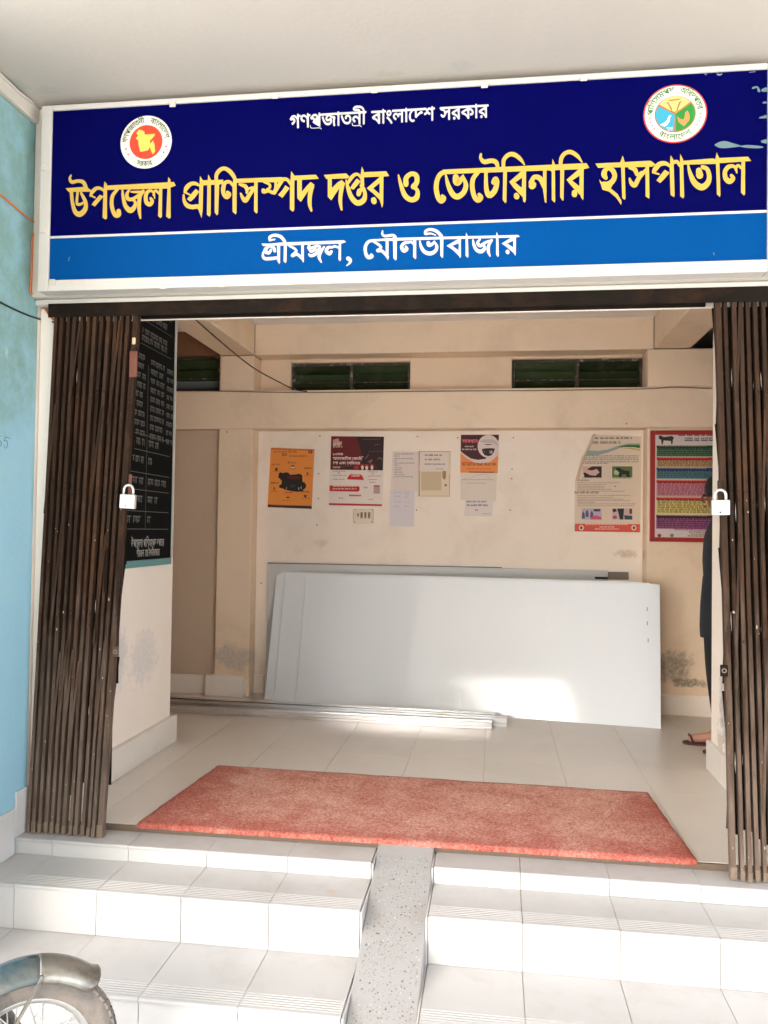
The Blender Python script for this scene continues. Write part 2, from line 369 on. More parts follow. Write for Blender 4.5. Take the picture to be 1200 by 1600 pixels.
# unseen leafy tree, placed left in the yard to bound the reflected bright patch
tr = thing('tree', 'broad leafy unseen tree placed at the left of the yard to bound a reflection', 'tree', (-6.2, -14.5, GZ))
rt_ = random.Random(4); br_ = MB(); br_.tube([(-6.2, -14.5, GZ), (-6.25, -14.45, 1.0), (-6.1, -14.4, 2.2), (-6.15, -14.5, 3.2)], [.26, .2, .16, .12], 10)
lf = MB(); m_bark = M('bark', (.10, .07, .045), .9, var=.3, bump=.6); m_leaf = [M('leaf_dark', (.040, .075, .022), .6), M('leaf_mid', (.065, .115, .032), .6), M('leaf_pale', (.095, .14, .045), .6)]
for k in range(46):
    a = rt_.uniform(0, 6.283); e = rt_.uniform(-.35, 1.2); L = rt_.uniform(1.2, 2.9); tip = Vector((-6.15+L*math.cos(a)*math.cos(e), -14.5+L*math.sin(a)*math.cos(e), 3.1+L*math.sin(e)*.85))
    br_.tube([(-6.15, -14.5, 2.6), ((tip.x-6.15)/2, (tip.y-14.5)/2, (tip.z+2.7)/2+.15), tuple(tip)], [.07, .04, .012], 5)
    for q in range(95):
        c = tip+Vector((rt_.gauss(0, .38), rt_.gauss(0, .38), rt_.gauss(0, .30))); u = Vector((rt_.uniform(-1, 1), rt_.uniform(-1, 1), rt_.uniform(-1, 1))).normalized(); v = u.orthogonal().normalized()
        s_ = rt_.uniform(.06, .13); lf.add([c-u*s_, c+v*s_*.45, c+u*s_, c-v*s_*.45], [(0, 1, 2, 3)], m_leaf[rt_.choice((0, 1, 1, 2))])
br_.build('trunk', m_bark, tr, smooth=True); lf.build('crown', None, tr, weld=False)

# teal side wall on the left of the steps
tw = thing('side_wall', 'teal painted side wall to the left of the entrance steps', 'wall', (-.5, -.4, GZ))
XW = -.42
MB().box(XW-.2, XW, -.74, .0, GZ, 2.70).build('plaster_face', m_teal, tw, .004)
MB().box(XW-.2, XW+.018, -.74, -.055, 2.702, ZC-.002).build('cornice', m_beam, tw, .003)
MB().box(XW-.2, XW-.002, .002, .13, GZ, ZC-.002).build('return_wall', m_white_wall, tw)
for y0, y1, z0, z1 in ((-.084, -.002, -.020, .150), (-.322, -.087, -.080, .092), (-.642, -.325, -.232, -.06)):
    MB().box(XW, XW+.009, y0, y1, z0, z1).build('skirting_tile', m_tile, tw, .002)
# 55 pencilled on the teal wall
pm = M('pencil_mark', (.06, .12, .15), .8)
fx = lambda u, v, l: at(u, v, x=XW+.0012+l)
mb = MB()
for k, s_ in enumerate(("16,685,0.9 8,682.8,0.9", "8,683,.8 7,686.5,.8 6.3,688.5,.8", "6.3,688.5,.9 9.5,688.5,.9 11.6,691,.9 11.6,696,.9 9.6,700,.9 6,699.3,.8",
                        "2,681.5,.8 -4,680,.8", "-4,680.5,.8 -5.5,686,.8", "-5.5,686,.9 -1.5,688,.9 1.8,691,1.0 1.6,696,1.0 -2,698,.9 -5,697,.8", "5.2,696.6,.7 8,696.5,.7")):
    draw_stroke(mb, [tuple(map(float, p.split(','))) for p in s_.split()], fx, .0001*k)
tag(mb.build('pencilled_number', pm, tw), 'number 55 pencilled on the teal paint')

# porch floor with its tiles
fl = struct('porch_floor')
MB().box(-2.4, 4.6, .073, 4.2, -.30, -.0025).build('screed', m_grout, fl)
TX0, TS = .566, .377
tile = MB().box(0, TS-.0016, 0, TS-.0006, -.012, 0).build('floor_tile', m_floor, fl, .0006)
tile.location = (TX0-3*TS, .074, 0)
first = True
for i in range(-5, 9):
    for j in range(0, 7):
        if first and (i, j) == (-3, 0): continue
        if j == 0 and not -3 <= i <= 5: continue
        part('floor_tile', tile.data, fl, (TX0+i*TS, .074+j*TS, random.uniform(-.0001, .0001)))

# entrance steps: two flights with glazed tiles, a terrazzo ramp between them
st = struct('entrance_steps')
Z1, Z2, Z3 = -.022, -.082, -.235
Y1, Y2, Y3 = -.078, -.318, -.640
XL0, XL1, XR0, XR1 = XW, .938, 1.156, 2.75
for x0, x1 in ((XL0, XL1), (XR0, XR1)):
    MB().box(x0, x1, Y1+.012, .058, GZ, Z1-.011).build('step_core', m_grout, st)
    MB().box(x0, x1, Y2+.012, Y1+.011, GZ, Z2-.011).build('step_core', m_grout, st)
    MB().box(x0, x1, Y3+.012, Y2+.011, GZ, Z3-.011).build('step_core', m_grout, st)
def grooved(x0, x1, yb, yn, z, grooves):
    """one tread tile with a rounded nose and shallow grip grooves behind it"""
    pr = [(yb, z-.01), (yb, z)]
    if grooves:
        for k in range(6):
            c = yn+.082-k*.012
            pr += [(c, z), (c-.0012, z-.0016), (c-.0036, z-.0016), (c-.0048, z)]
    pr += [(yn+.006, z), (yn+.0018, z-.0018), (yn, z-.006), (yn, z-.0125), (yn+.006, z-.0125), (yn+.006, z-.01)]
    n = len(pr); m_ = MB()
    m_.add([(x0, y, zz) for y, zz in pr]+[(x1, y, zz) for y, zz in pr], [(i, (i+1) % n, n+(i+1) % n, n+i) for i in range(n)])
    m_.add([(x0, y, zz) for y, zz in pr], [tuple(range(n))]); m_.add([(x1, y, zz) for y, zz in pr], [tuple(reversed(range(n)))])
    return m_
xs_l = [XL0, -.270, .030, .330, .632, XL1-.002]
xs_r = [XR0+.002, 1.457, 1.757, 2.055, 2.357, 2.657, XR1]
for xs in (xs_l, xs_r):
    for a, b in zip(xs[:-1], xs[1:]):
        j = random.uniform(-.004, .004); a2, b2 = a+.0009, b-.0009
        for (yb, yn, z, gr) in ((.057, Y1, Z1, False), (Y1+.007, Y2, Z2, True), (Y2+.007, Y3, Z3, True)):
            dz = random.uniform(-.0004, .0004); grooved(a2, b2, yb, yn, z+dz, gr).build('tread_tile', m_tread, st, weld=False)
        for (yf, zt, zb) in ((Y1+.0045, Z1-.0135, Z2+.0006), (Y2+.0045, Z2-.0135, Z3+.0006), (Y3+.0045, Z3-.0135, GZ+.001)):
            MB().box(a2, b2, yf, yf+.008, zb, zt).build('riser_tile', m_tile, st, .001)
# end tiles beside the ramp
for x, s_ in ((XL1, 1), (XR0, -1)):
    for (yb, yn, zt, zb) in ((.056, Y1+.002, Z1-.004, GZ), (Y1, Y2+.002, Z2-.004, GZ), (Y2, Y3+.002, Z3-.004, GZ)):
        MB().box(min(x, x+s_*.006), max(x, x+s_*.006), yn, yb, zb, zt).build('end_tile', m_tile, st, .001)
# threshold iron under the opening
MB().box(-.36, 2.42, .0585, .0725, Z1-.03, -.0015).build('threshold_strip', M('threshold_iron', (.16, .115, .08), .7, var=.2, vs=7, bump=.4), st, .001)
# ramp
rp = thing('ramp', 'grey speckled terrazzo ramp running down the middle of the entrance steps', 'ramp', (1.045, -.4, GZ))
mb = MB(); a, b = XL1+.0064, XR0-.0064
prof = [(.0565, -.002), (-.05, -.040), (-.60, -.272), (-.90, GZ+.002), (-.90, GZ-.02), (.0565, GZ-.02)]
nx = 14; n = len(prof)
rj = random.Random(3)
sl = []
for i, (y, z) in enumerate(prof): sl.append([(a+(rj.uniform(-.0003, .0003) if i < 4 else 0), y, z), (b+(rj.uniform(-.0003, .0003) if i < 4 else 0), y, z)])
mb.add([p for q in sl for p in q], [(2*i, 2*i+1, 2*((i+1) % n)+1, 2*((i+1) % n)) for i in range(n)])
mb.add([q[0] for q in sl], [tuple(range(n))]); mb.add([q[1] for q in sl], [tuple(reversed(range(n)))])
mb.build('ramp_bed', m_terrazzo, rp, .004)
# dark stone chips standing in the terrazzo
mb = MB(); rc = random.Random(11)
def ramp_z(y):
    for (y0, z0), (y1, z1) in zip(prof[:3], prof[1:4]):
        if y1 <= y <= y0: return z0+(z1-z0)*(y-y0)/(y1-y0)
    return GZ
mchip = [M('dark_chip', (.13, .125, .12), .7), M('brown_chip', (.26, .22, .18), .7), M('white_chip', (.47, .465, .455), .7)]
for k in range(1500):
    y = rc.uniform(-.86, .0); x = rc.uniform(a+.012, b-.012); r_ = rc.choice((.0011, .0014, .0019, .0026)) if rc.random() > .05 else .0038
    z = ramp_z(y)+.0004; q = rc.uniform(0, 6.28); pts = []
    for t in range(5):
        rr = r_*rc.uniform(.6, 1.2); dx, dy = rr*math.cos(q+t*1.257), rr*math.sin(q+t*1.257)
        pts.append((x+dx, y+dy, ramp_z(y+dy)+.0004))
    c_ = Vector((x, y, z+.0006)); mb.add(pts+[c_], [(t, (t+1) % 5, 5) for t in range(5)], mchip[rc.choice((0, 0, 0, 1, 1, 2))])
tag(mb.build('stone_chips', None, rp), kind='stuff')

# ------------------------------------------------------------------ lintel over the gate, facade, veranda walls
lb = thing('lintel_beam', 'painted lintel beam over the gate opening, behind the signboard', 'beam', (.95, 0, 2.0))
MB().box(XW+.002, 2.60, -.055, .128, 2.03, ZC-.002).build('beam_body', m_beam, lb, .004)
MB().box(XW+.002, 2.60, -.030, .128, 2.004, 2.028).build('beam_lip', m_frame_white, lb, .005)
MB().box(-.20, 2.42, .062, .075, 1.962, 2.003).build('plaster_edge', M('pale_plaster_edge', (.74, .66, .58), .8, bump=.3), lb, .002)
fw = thing('facade_wall', 'cream facade wall beyond the right leaf of the gate', 'wall', (3.0, .05, GZ))
MB().box(2.604, 5.2, -.03, .128, GZ, ZC-.004).build('plaster_face', m_white_wall, fw)
jl = MB().box(XW+.001, -.362, .012, .118, -.02, 2.003).build('gate_jamb', m_white_wall, None, .004)
tag(jl, 'narrow whitewashed jamb between the teal wall and the left gate leaf', 'jamb')
jr = MB().box(2.424, 2.60, .012, .118, -.02, 2.003).build('gate_jamb', m_white_wall, None, .004)
tag(jr, 'whitewashed jamb behind the right gate leaf', 'jamb')

lw = thing('pillar_wall', 'short whitewashed wall inside the left gate leaf, carrying the black notice board', 'wall', (-.5, .7, 0))
MB().box(-.66, -.360, .120, 1.255, 0, 2.352).build('plaster_face', m_white_wall, lw, .006)
MB().box(-.69, -.332, .120, 1.285, 0, .142).build('skirting', M('tile_skirting', (.74, .70, .65), .35, var=.04, vs=3, dirt=((.55, .48, .4), .55, .85, 6, .5)), lw, .003)
rw = thing('pillar_wall', 'short cream wall inside the right gate leaf, grey plaster patch low down', 'wall', (2.55, .7, 0))
MB().box(2.424, 2.74, .120, 1.262, 0, 2.352).build('plaster_face', m_white_wall, rw, .006)
MB().box(2.404, 2.76, .120, 1.275, 0, .142).build('skirting', _mats['tile_skirting'], rw, .003)

YB = 2.48
bw = thing('back_wall', 'cream back wall of the veranda with a sunken panel, ledge and louvred windows', 'wall', (1.0, 2.6, 0))
def wbox(name, *a, m=None, bv=.005): return MB().box(*a).build(name, m or m_cream, bw, bv)
wbox('ledge_band', -2.0, 3.9, YB, 2.86, 1.842, 2.106)
wbox('pier', -.547, -.302, YB, 2.86, 0, 1.841); wbox('pier', -.545, -.301, YB, 2.86, 2.107, 2.352)
wbox('pier', 2.330, 3.9, YB, 2.86, 0, 1.841); wbox('pier', 2.330, 3.9, YB, 2.86, 2.107, 2.352)
wbox('sunken_panel', -.301, 2.329, 2.60, 2.86, 0, 1.841, m=m_panel)
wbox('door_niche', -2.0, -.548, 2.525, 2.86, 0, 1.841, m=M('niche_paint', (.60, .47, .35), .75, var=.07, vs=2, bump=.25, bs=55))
wbox('window_pier', -.300, -.080, 2.63, 2.86, 2.107, 2.352); wbox('window_pier', .767, 1.463, 2.63, 2.86, 2.107, 2.352)
wbox('window_pier', -.602, -.546, 2.63, 2.86, 2.107, 2.40)
wbox('window_head', -.079, .766, 2.63, 2.86, 2.326, 2.352); wbox('window_head', 1.464, 2.327, 2.63, 2.86, 2.332, 2.352); wbox('window_head', -2.0, -.603, 2.63, 2.86, 2.386, 2.60, m=M('head_beam_shade', (.22, .105, .05), .7, var=.1))  # brown tone of the left head paints in the shade behind the side beam
wbox('cross_beam', -.301, 2.369, YB, 2.86, 2.353, 2.60)
wbox('skirting', -.603, -.324, 2.45, 2.478, .0, .146, m=m_white_wall, bv=.003)
wbox('skirting', 2.331, 3.9, 2.462, 2.479, 0, .128, m=m_white_wall, bv=.003)
wbox('skirting', -.300, -.225, 2.588, 2.599, 0, .13, m=m_white_wall, bv=.003)
wbox('skirting', -2.0, -.604, 2.51, 2.524, 0, .13, m=m_white_wall, bv=.003)
# louvred windows over the ledge
m_louvre = M('dark_green_glass_louvre', (.040, .062, .026), .22, var=.3, vs=3, spec=.6, dirt=((.14, .13, .09), .5, .8, 9, .5), rnd=.5)
m_wframe = M('old_window_frame', (.06, .045, .035), .7, var=.3, vs=10, bump=.4, dirt=((.5, .45, .38), .56, .66, 22, .8))
m_louvre_pale = M('pale_louvre', (.30, .36, .38), .3, var=.2)
def window(x0, x1, z0, z1, lab, pale=False):
    wf = MB()
    wf.box(x0, x1, 2.66, 2.69, z0, z0+.014); wf.box(x0, x1, 2.66, 2.69, z1-.018, z1)
    wf.box(x0, x0+.018, 2.66, 2.69, z0+.0142, z1-.0182); wf.box(x1-.018, x1, 2.66, 2.69, z0+.0142, z1-.0182)
    xm = (x0+x1)/2+.006; wf.box(xm-.012, xm+.012, 2.655, 2.692, z0+.0142, z1-.0182)
    f = wf.build('window', m_wframe, bw, .002); tag(f, lab)
    H = (z1-z0-.034)/3
    for (a, b) in ((x0+.02, xm-.014), (xm+.014, x1-.02)):
        for k in range(3):
            zc = z0+.016+H*(k+.5); t = rad(random.uniform(32, 44) if k else 62)
            q = MB().obox(((a+b)/2, 2.70, zc), ((b-a)/2, 0, 0), (0, math.sin(t)*.046, -math.cos(t)*.040), (0, .0025, .0025))
            q.build('louvre', m_louvre_pale if pale and k == 0 else m_louvre, f)
        rl = MB(); z = z0+.016+H*1.02; rl.box(a, b, 2.664, 2.672, z, z+.007); rl.build('louvre_rail', m_wframe, f)
window(-.079, .766, 2.108, 2.325, 'louvred window on the left over the orange poster'); window(1.464, 2.327, 2.108, 2.331, 'louvred window on the right over the bare plaster')
window(-1.65, -.604, 2.134, 2.384, 'louvred window at the far left, half hidden by the black board', True)
wbox('window_sill', -2.0, -.6035, 2.63, 2.86, 2.107, 2.133)
# veranda roof with its beams, and the ends that close it
vr = thing('veranda_roof', 'pale veranda ceiling with painted side beams', 'ceiling', (1, 1.5, 2.55))
MB().box(-2.2, 4.2, .130, 4.4, 2.562, 2.70).build('slab', m_inner_ceiling, vr)
MB().box(-.545, -.300, .131, YB-.002, 2.354, 2.561).build('side_beam', m_cream, vr, .006)
MB().box(2.370, 2.60, .131, YB-.002, 2.354, 2.561).build('side_beam', m_cream, vr, .006)
cw = thing('corridor_wall', 'dim wall closing the left end of the veranda', 'wall', (-2.1, 1.5, 0))
MB().box(-2.2, -2.002, 1.10, 4.2, 0, 2.56).build('plaster_face', m_cream, cw); MB().box(-2.2, -.662, .98, 1.098, 0, 2.56).build('front_return', m_cream, cw)
cw = thing('corridor_wall', 'dim wall closing the right end of the veranda', 'wall', (4.0, 1.5, 0))
MB().box(3.902, 4.1, 1.10, 4.2, 0, 2.56).build('plaster_face', m_cream, cw); MB().box(2.742, 4.1, .98, 1.098, 0, 2.56).build('front_return', m_cream, cw)
rm = thing('room_wall', 'dark wall of the room behind the louvred windows', 'wall', (1, 4.1, 0))
MB().box(-2.0, 3.9, 4.0, 4.2, 0, 2.56).build('plaster_face', M('room_paint', (.30, .30, .22), .8), rm)
# ---- brush strokes of the sign lettering: x0, y0, scale of the drawing they belong to
LET=[
('word_upazila',100,250,6.0,"""
P 15,265 205,250 250,280 250,297 45,300
S 66,142,16 55,175,26 75,207,36 130,197,34 180,208,38 208,262,36
S 160,310,24 182,350,32 203,400,36 198,462,46 150,508,54 105,485,44 80,400,34 68,290,34
S 128,300,24 120,390,26 128,416,28 162,412,26 190,390,16
P 378,200 403,225 403,545 390,558 362,540 370,290
S 375,290,20 345,268,30 305,265,36 266,298,38 248,335,22
S 250,332,18 290,352,16
P 335,325 372,342 320,400 290,435 258,420 275,395
P 398,240 1030,206 1048,240 1010,253 960,268 398,280
S 500,278,28 458,330,36 446,400,38 457,470,40 485,520,44 515,512,42 512,478,44
S 548,285,20 555,350,32 576,430,42 622,472,54 660,440,42 668,395,28 640,372,20
S 616,275,18 590,318,32 598,362,38 638,368,34 685,342,32 735,304,28
S 630,298,18 690,300,26 745,300,26
S 742,292,34 712,340,40 704,410,38 706,480,34 716,545,18
S 842,310,20 818,288,26 782,300,36 766,345,38 774,398,42 804,415,44 826,388,36 812,358,26
S 838,330,18 846,300,24 864,288,26 890,318,20
S 846,320,20 850,360,12
P 892,258 921,256 918,530 905,545 882,525
P 978,160 998,185 1000,540 985,549 958,530 970,262
"""),
('word_animal',280,240,5.4545,"""
S 175,275,16 140,256,32 100,258,36 64,290,40 48,328,24
S 48,330,18 90,350,14
P 140,300 172,325 130,380 95,410 65,388 110,335
S 38,352,18 42,400,28 66,440,40 110,455,40 160,452,40 188,490,26
P 178,190 205,235 200,470 190,550 165,480 172,280
P 190,228 375,222 375,260 190,272
P 248,178 270,222 268,520 258,538 236,520 240,262
P 303,225 342,228 332,515 320,525 302,500
S 315,230,30 318,180,34 345,142,36 385,126,36 430,150,38 465,195,34 478,230,26
S 460,275,22 430,242,30 392,248,34 376,290,38 378,340,36 404,368,44 424,348,42 412,330,30
P 465,205 490,215 488,505 480,518 455,495 455,260
P 478,215 870,200 915,212 850,245 700,243 478,250
S 515,262,22 562,278,36 578,310,30 575,335,20
S 524,340,16 540,375,32 565,400,40 600,350,36 645,285,30
S 588,300,18 620,292,30
P 640,238 668,238 668,495 660,512 638,490
S 722,242,20 768,262,24 772,290,22 748,306,22
S 716,312,34 722,326,36 760,318,28 795,332,32
P 812,235 836,235 836,300 815,340 795,330 810,290
S 810,335,34 850,270,34 880,225,32
S 948,265,18 925,226,30 890,218,32 860,250,32
P 905,270 942,295 900,350 880,378 843,352 880,310
P 955,148 982,190 980,480 968,495 943,475 945,265
P 975,188 1165,180 1190,215 975,228
P 1006,225 1045,225 1045,325 1090,272 1120,242 1152,265 1148,300 1112,300 1037,412 1006,380
S 1130,278,40 1114,360,38 1112,430,34 1126,486,20
"""),
('word_office',490,240,6.0,"""
P 95,200 305,185 335,215 322,232 120,238
P 133,235 170,235 170,325 225,270 265,246 296,280 285,312 250,312 165,438 133,405
S 268,290,46 254,380,40 250,450,36 262,525,20
S 445,235,16 420,198,28 385,198,36 348,235,38 325,275,24
P 405,232 442,262 375,338 342,325 362,290
S 306,250,18 322,320,36 355,410,48 410,462,54 465,440,54 482,385,38 468,330,34 445,300,30
S 452,335,36 430,350,48 422,380,46
P 453,120 470,160 474,300 440,330 440,200
P 465,175 680,165 708,210 655,214 468,222
P 498,325 600,237 626,212 626,270 558,325 626,385 626,440 556,372
P 620,210 655,210 652,470 642,508 618,430
S 562,432,52 567,450,54
S 795,200,14 812,270,32 852,385,48 910,432,50 962,415,54 976,360,40 958,325,36
S 866,288,52 868,228,48 915,190,46 962,205,48 968,265,48 938,310,58
"""),
('word_veterinary',660,220,4.4444,"""
P 140,200 1140,155 1160,188 1120,197 400,222 150,232
S 190,212,32 132,226,34 104,270,34 96,330,36 108,390,36 130,418,38 148,400,36 138,382,24
S 163,240,14 180,310,32 210,370,40 245,388,42 285,360,38 302,310,34 287,255,20
S 232,252,46 240,288,52 265,272,38 283,240,14
S 388,215,30 352,265,34 347,330,34 362,388,36 385,412,38 404,394,40 394,372,26
S 407,92,16 405,120,24 430,146,34 480,138,34 512,150,34 524,185,24
S 441,215,24 444,330,32 464,378,42 500,350,40 518,290,34 508,264,36 496,288,40
P 562,188 587,188 583,425 575,433 558,410
S 562,190,26 566,132,30 600,97,32 640,97,34 680,127,28 708,165,10
P 695,203 720,203 718,410 712,430 700,420 690,330
P 603,285 680,217 700,203 700,250 645,290 700,335 700,395 632,325
S 652,378,38 655,388,42
S 762,312,54 766,305,54
S 752,290,32 778,252,34 820,265,38 848,330,26
P 838,200 862,200 861,400 860,432 850,425 838,340
P 903,123 920,160 922,418 918,430 898,410 898,215 876,200 900,188
P 957,180 985,180 980,410 975,418 957,390
S 958,178,26 965,122,30 990,88,30 1030,78,32 1075,105,28 1108,148,10
P 1093,193 1120,193 1118,400 1115,412 1098,385 1090,320
P 1000,270 1080,202 1095,193 1095,240 1040,275 1095,320 1095,378 1032,310
S 1055,358,38 1056,372,42
"""),
('word_hospital',920,220,4.4444,"""
P 45,158 430,138 464,165 440,180 65,187
S 148,185,16 114,205,34 106,235,42 118,258,30
S 120,190,16 160,200,36 180,240,34 165,280,38 130,302,40 100,300,36
P 72,266 100,300 165,308 152,330 200,370 228,420 225,446 190,395 140,352 95,340
P 235,103 248,140 255,400 248,411 232,395 225,185 212,168
S 283,188,20 318,198,34 334,235,26
S 283,262,14 295,292,30 320,308,34 350,255,32 395,205,26
S 345,230,16 368,222,28
P 393,172 418,172 421,385 419,403 395,385
S 570,182,16 535,158,30 492,162,36 462,195,36 448,218,22
S 448,220,14 488,232,12
P 528,200 562,222 515,275 495,293 470,275 500,235
P 568,100 588,130 596,375 592,392 568,375 562,190
S 590,150,26 612,145,26 634,175,20
P 640,140 865,122 888,135 882,160 700,165 650,165
P 635,90 655,130 662,385 656,401 635,385 632,175
S 690,168,14 702,220,28 732,288,42 780,322,48 822,298,42 837,250,34 822,198,32 790,182,30
S 764,205,42 770,240,54
P 888,80 906,120 914,375 910,390 890,372 884,165 875,150
P 905,120 1105,110 1128,140 908,155
S 1024,200,16 1005,176,24 968,182,32 946,215,32 950,258,36 976,282,40 1002,262,32 990,240,24
S 1020,205,14 1026,180,20 1040,172,22 1058,190,18
S 1024,200,16 1028,222,12
P 1060,145 1085,145 1085,370 1078,380 1057,360
"""),
('word_town',400,340,5.4545,"""
P 45,220 120,222 200,213 750,193 768,208 735,220 270,238 100,240 62,243
S 100,235,22 150,255,26 160,285,28
S 118,240,22 88,262,32 80,288,36 110,300,30 130,272,22
S 60,295,16 60,330,24 80,350,30 140,348,30 180,345,26 198,380,18
P 178,222 206,222 205,370 199,397 183,370
P 237,195 263,215 260,375 250,388 235,370
S 118,192,24 118,165,26 160,150,28 210,163,30 242,200,28 250,230,24
S 120,192,20 160,186,14
S 285,242,18 325,262,22 345,285,20 325,305,26
S 312,322,36 350,312,28 398,352,26
P 385,222 408,222 408,370 402,384 386,350
S 455,232,20 450,262,28 490,252,24 520,242,24 545,248,24
S 455,270,22 470,290,24 500,272,24 505,250,20
S 450,312,16 470,325,28 510,308,30 528,275,28 552,270,22
S 580,250,18 548,300,30 538,340,28 557,380,12
S 700,255,18 672,245,22 650,252,22 615,255,28 600,285,32 625,308,32 642,290,28
P 705,215 725,215 725,360 715,372 702,355
S 785,348,38 802,362,34 800,385,22 772,410,8
"""),
('word_district',400,340,5.4545,"""
S 1015,192,20 960,205,28 932,250,30 937,310,30 960,338,36 988,330,32 982,315,24
P 1000,185 1100,178 1100,196 1000,205
S 1000,205,18 1042,228,24 1066,252,22 1050,270,22
S 1040,280,36 1075,285,28 1122,335,26
P 1105,185 1130,185 1129,350 1125,364 1105,330
S 1079,112,12 1077,140,20 1100,157,24 1165,150,24 1188,168,26 1192,200,24
"""),
('word_district',600,340,5.4545,"""
P 75,165 110,170 108,355 98,366 80,345
P 0,178 30,175 105,172 1140,148 1162,162 1120,170 500,185 0,200
S 250,225,18 232,208,22 208,212,22 172,218,28 150,248,30 168,282,36 194,268,32 186,248,22
P 250,190 275,190 274,345 269,356 248,335
S 305,200,14 317,250,28 347,292,34 395,306,36 438,283,32 450,245,28 432,208,16
S 378,215,36 386,232,40 412,225,28 430,198,10
P 478,150 507,165 504,335 498,346 480,325
S 352,136,26 358,112,24 400,101,26 450,117,30 488,155,30
S 355,140,22 400,136,16 440,150,10
P 533,240 625,187 650,180 645,215 582,240 650,288 650,338 590,278
P 638,180 656,180 655,335 646,346 635,300
P 700,125 715,160 720,330 713,343 695,325 695,180
S 758,190,14 767,235,28 792,278,32 830,288,36 858,262,30 852,235,20
S 818,185,16 798,215,28 822,240,30 865,212,26 915,195,20
S 918,192,24 892,240,28 890,290,28 904,328,12
P 960,120 975,155 979,325 971,336 955,315 955,170
P 1003,220 1090,167 1105,160 1105,196 1050,220 1105,256 1105,302 1043,250
P 1100,160 1125,160 1123,310 1119,326 1103,300
S 1052,288,34 1054,296,36
"""),
]
# ================================================================== SIGNBOARD
YS = -.12
SX0, SX1, SZ0, SZ1 = -.3075, 2.2426, 2.0705, 2.7107
ZS = (at(77, 370.6, y=YS).z+at(1197, 330.6, y=YS).z)/2
sb = thing('signboard', 'long blue signboard with yellow Bengali lettering above the gate', 'sign', (.97, YS, 2.05))
m_navy = M('navy_print', (.0004, .0006, .058), .55, var=.12, vs=2.2, fine=.03, fs=30, spec=.03, stretch=(3, 1, .5), bump=.06, bs=14)
m_blue = M('blue_print', (.0006, .058, .225), .55, var=.08, vs=2.2, fine=.03, fs=30, spec=.03, stretch=(2, 1, .7), bump=.06, bs=14)
m_yellow = M('yellow_letters', (.53, .355, .066), .5, var=.03, spec=.2)
m_wlet = M('white_letters', (.54, .53, .515), .5, var=.03, spec=.2)
MB().box(SX0, SX1, YS, -.070, ZS+.0045, SZ1).build('dark_panel', m_navy, sb)
MB().box(SX0, SX1, YS, -.070, SZ0, ZS-.0045).build('light_panel', m_blue, sb)
MB().box(SX0, SX1, YS-.0003, -.070, ZS-.0044, ZS+.0044).build('white_stripe', m_wlet, sb)
for a in ((SX0-.043, SX0-.0005, SZ0-.0425, SZ1+.020), (SX1+.0005, SX1+.045, SZ0-.0425, SZ1+.020), (SX0-.0003, SX1+.0003, SZ0-.0425, SZ0-.0005), (SX0-.0003, SX1+.0003, SZ1+.0005, SZ1+.020)):
    MB().box(a[0], a[1], YS-.008, -.0575, a[2], a[3]).build('frame_rail', m_frame_white, sb, .004, seg=2)
for px, py in ((270, 163), (430, 150), (757, 133), (912, 122), (585, 141), (255, 447), (347, 444), (528, 435), (69, 263), (67, 360), (660, 431), (930, 422), (82, 441)):
    q = at(px, py, y=YS-.008); q2 = MB().box(q.x-.012, q.x+.012, YS-.0125, YS-.0075, q.z-.011, q.z+.011).build('fixing_clip', m_frame_white, sb, .002)
def fs(u, v, l): return at(u, v, y=YS-.0006-l)
words = {}
for name, cx, cy, sc, txt in LET: words.setdefault(name, []).append((cx, cy, sc, txt))
for name, grp in words.items():
    mb = MB(); k = 0
    for cx, cy, sc, txt in grp:
        for ln in txt.strip().split('\n'):
            kind, *pts = ln.split(); v = [[float(a) for a in p.split(',')] for p in pts]
            v = [[cx+p[0]/sc, cy+p[1]/sc]+[p[2]/sc*.94 for _ in (0,) if len(p) > 2] for p in v]
            (draw_poly if kind == 'P' else draw_stroke)(mb, v, fs, .00005*k); k += 1
    mb.build('letter_word', m_yellow if 'word_t' not in name and 'word_d' not in name else m_wlet, sb, weld=False)
# the small white line at the top
for txt, u0, v0, u1, hooks in (('গণপজ\u09beতন\u09c0', 453, 200.5, 572, ((2, 3), (6, 7))), ('ব\u09be\u0982ল\u09be\u09c7দশ', 580.5, 193.6, 679, ()), ('সরক\u09beর', 687.5, 187.6, 763, ())):
    mb = MB(); draw_text(mb, txt, u0, v0, u1, -19.5, fs, 0, slope=-.058, bold=.020); W_ = glyphs(txt, 0.0)[2]
    for i0, i1 in hooks:        # the ra-phala under a letter
        a, b = (u0+(u1-u0)*glyphs(txt[:i], 0.0)[2]/W_ for i in (i0, i1)); y = v0-.058*(b-u0)
        draw_stroke(mb, [(a, y-2, .8), (a+.8, y+1.6, 1.1), (a+4, y+2.6, 1.2), (b-3, y+2.2, 1.2), (b-.6, y+4.4, .7)], fs, .0010)
    mb.build('letter_word', m_wlet, sb, weld=False)
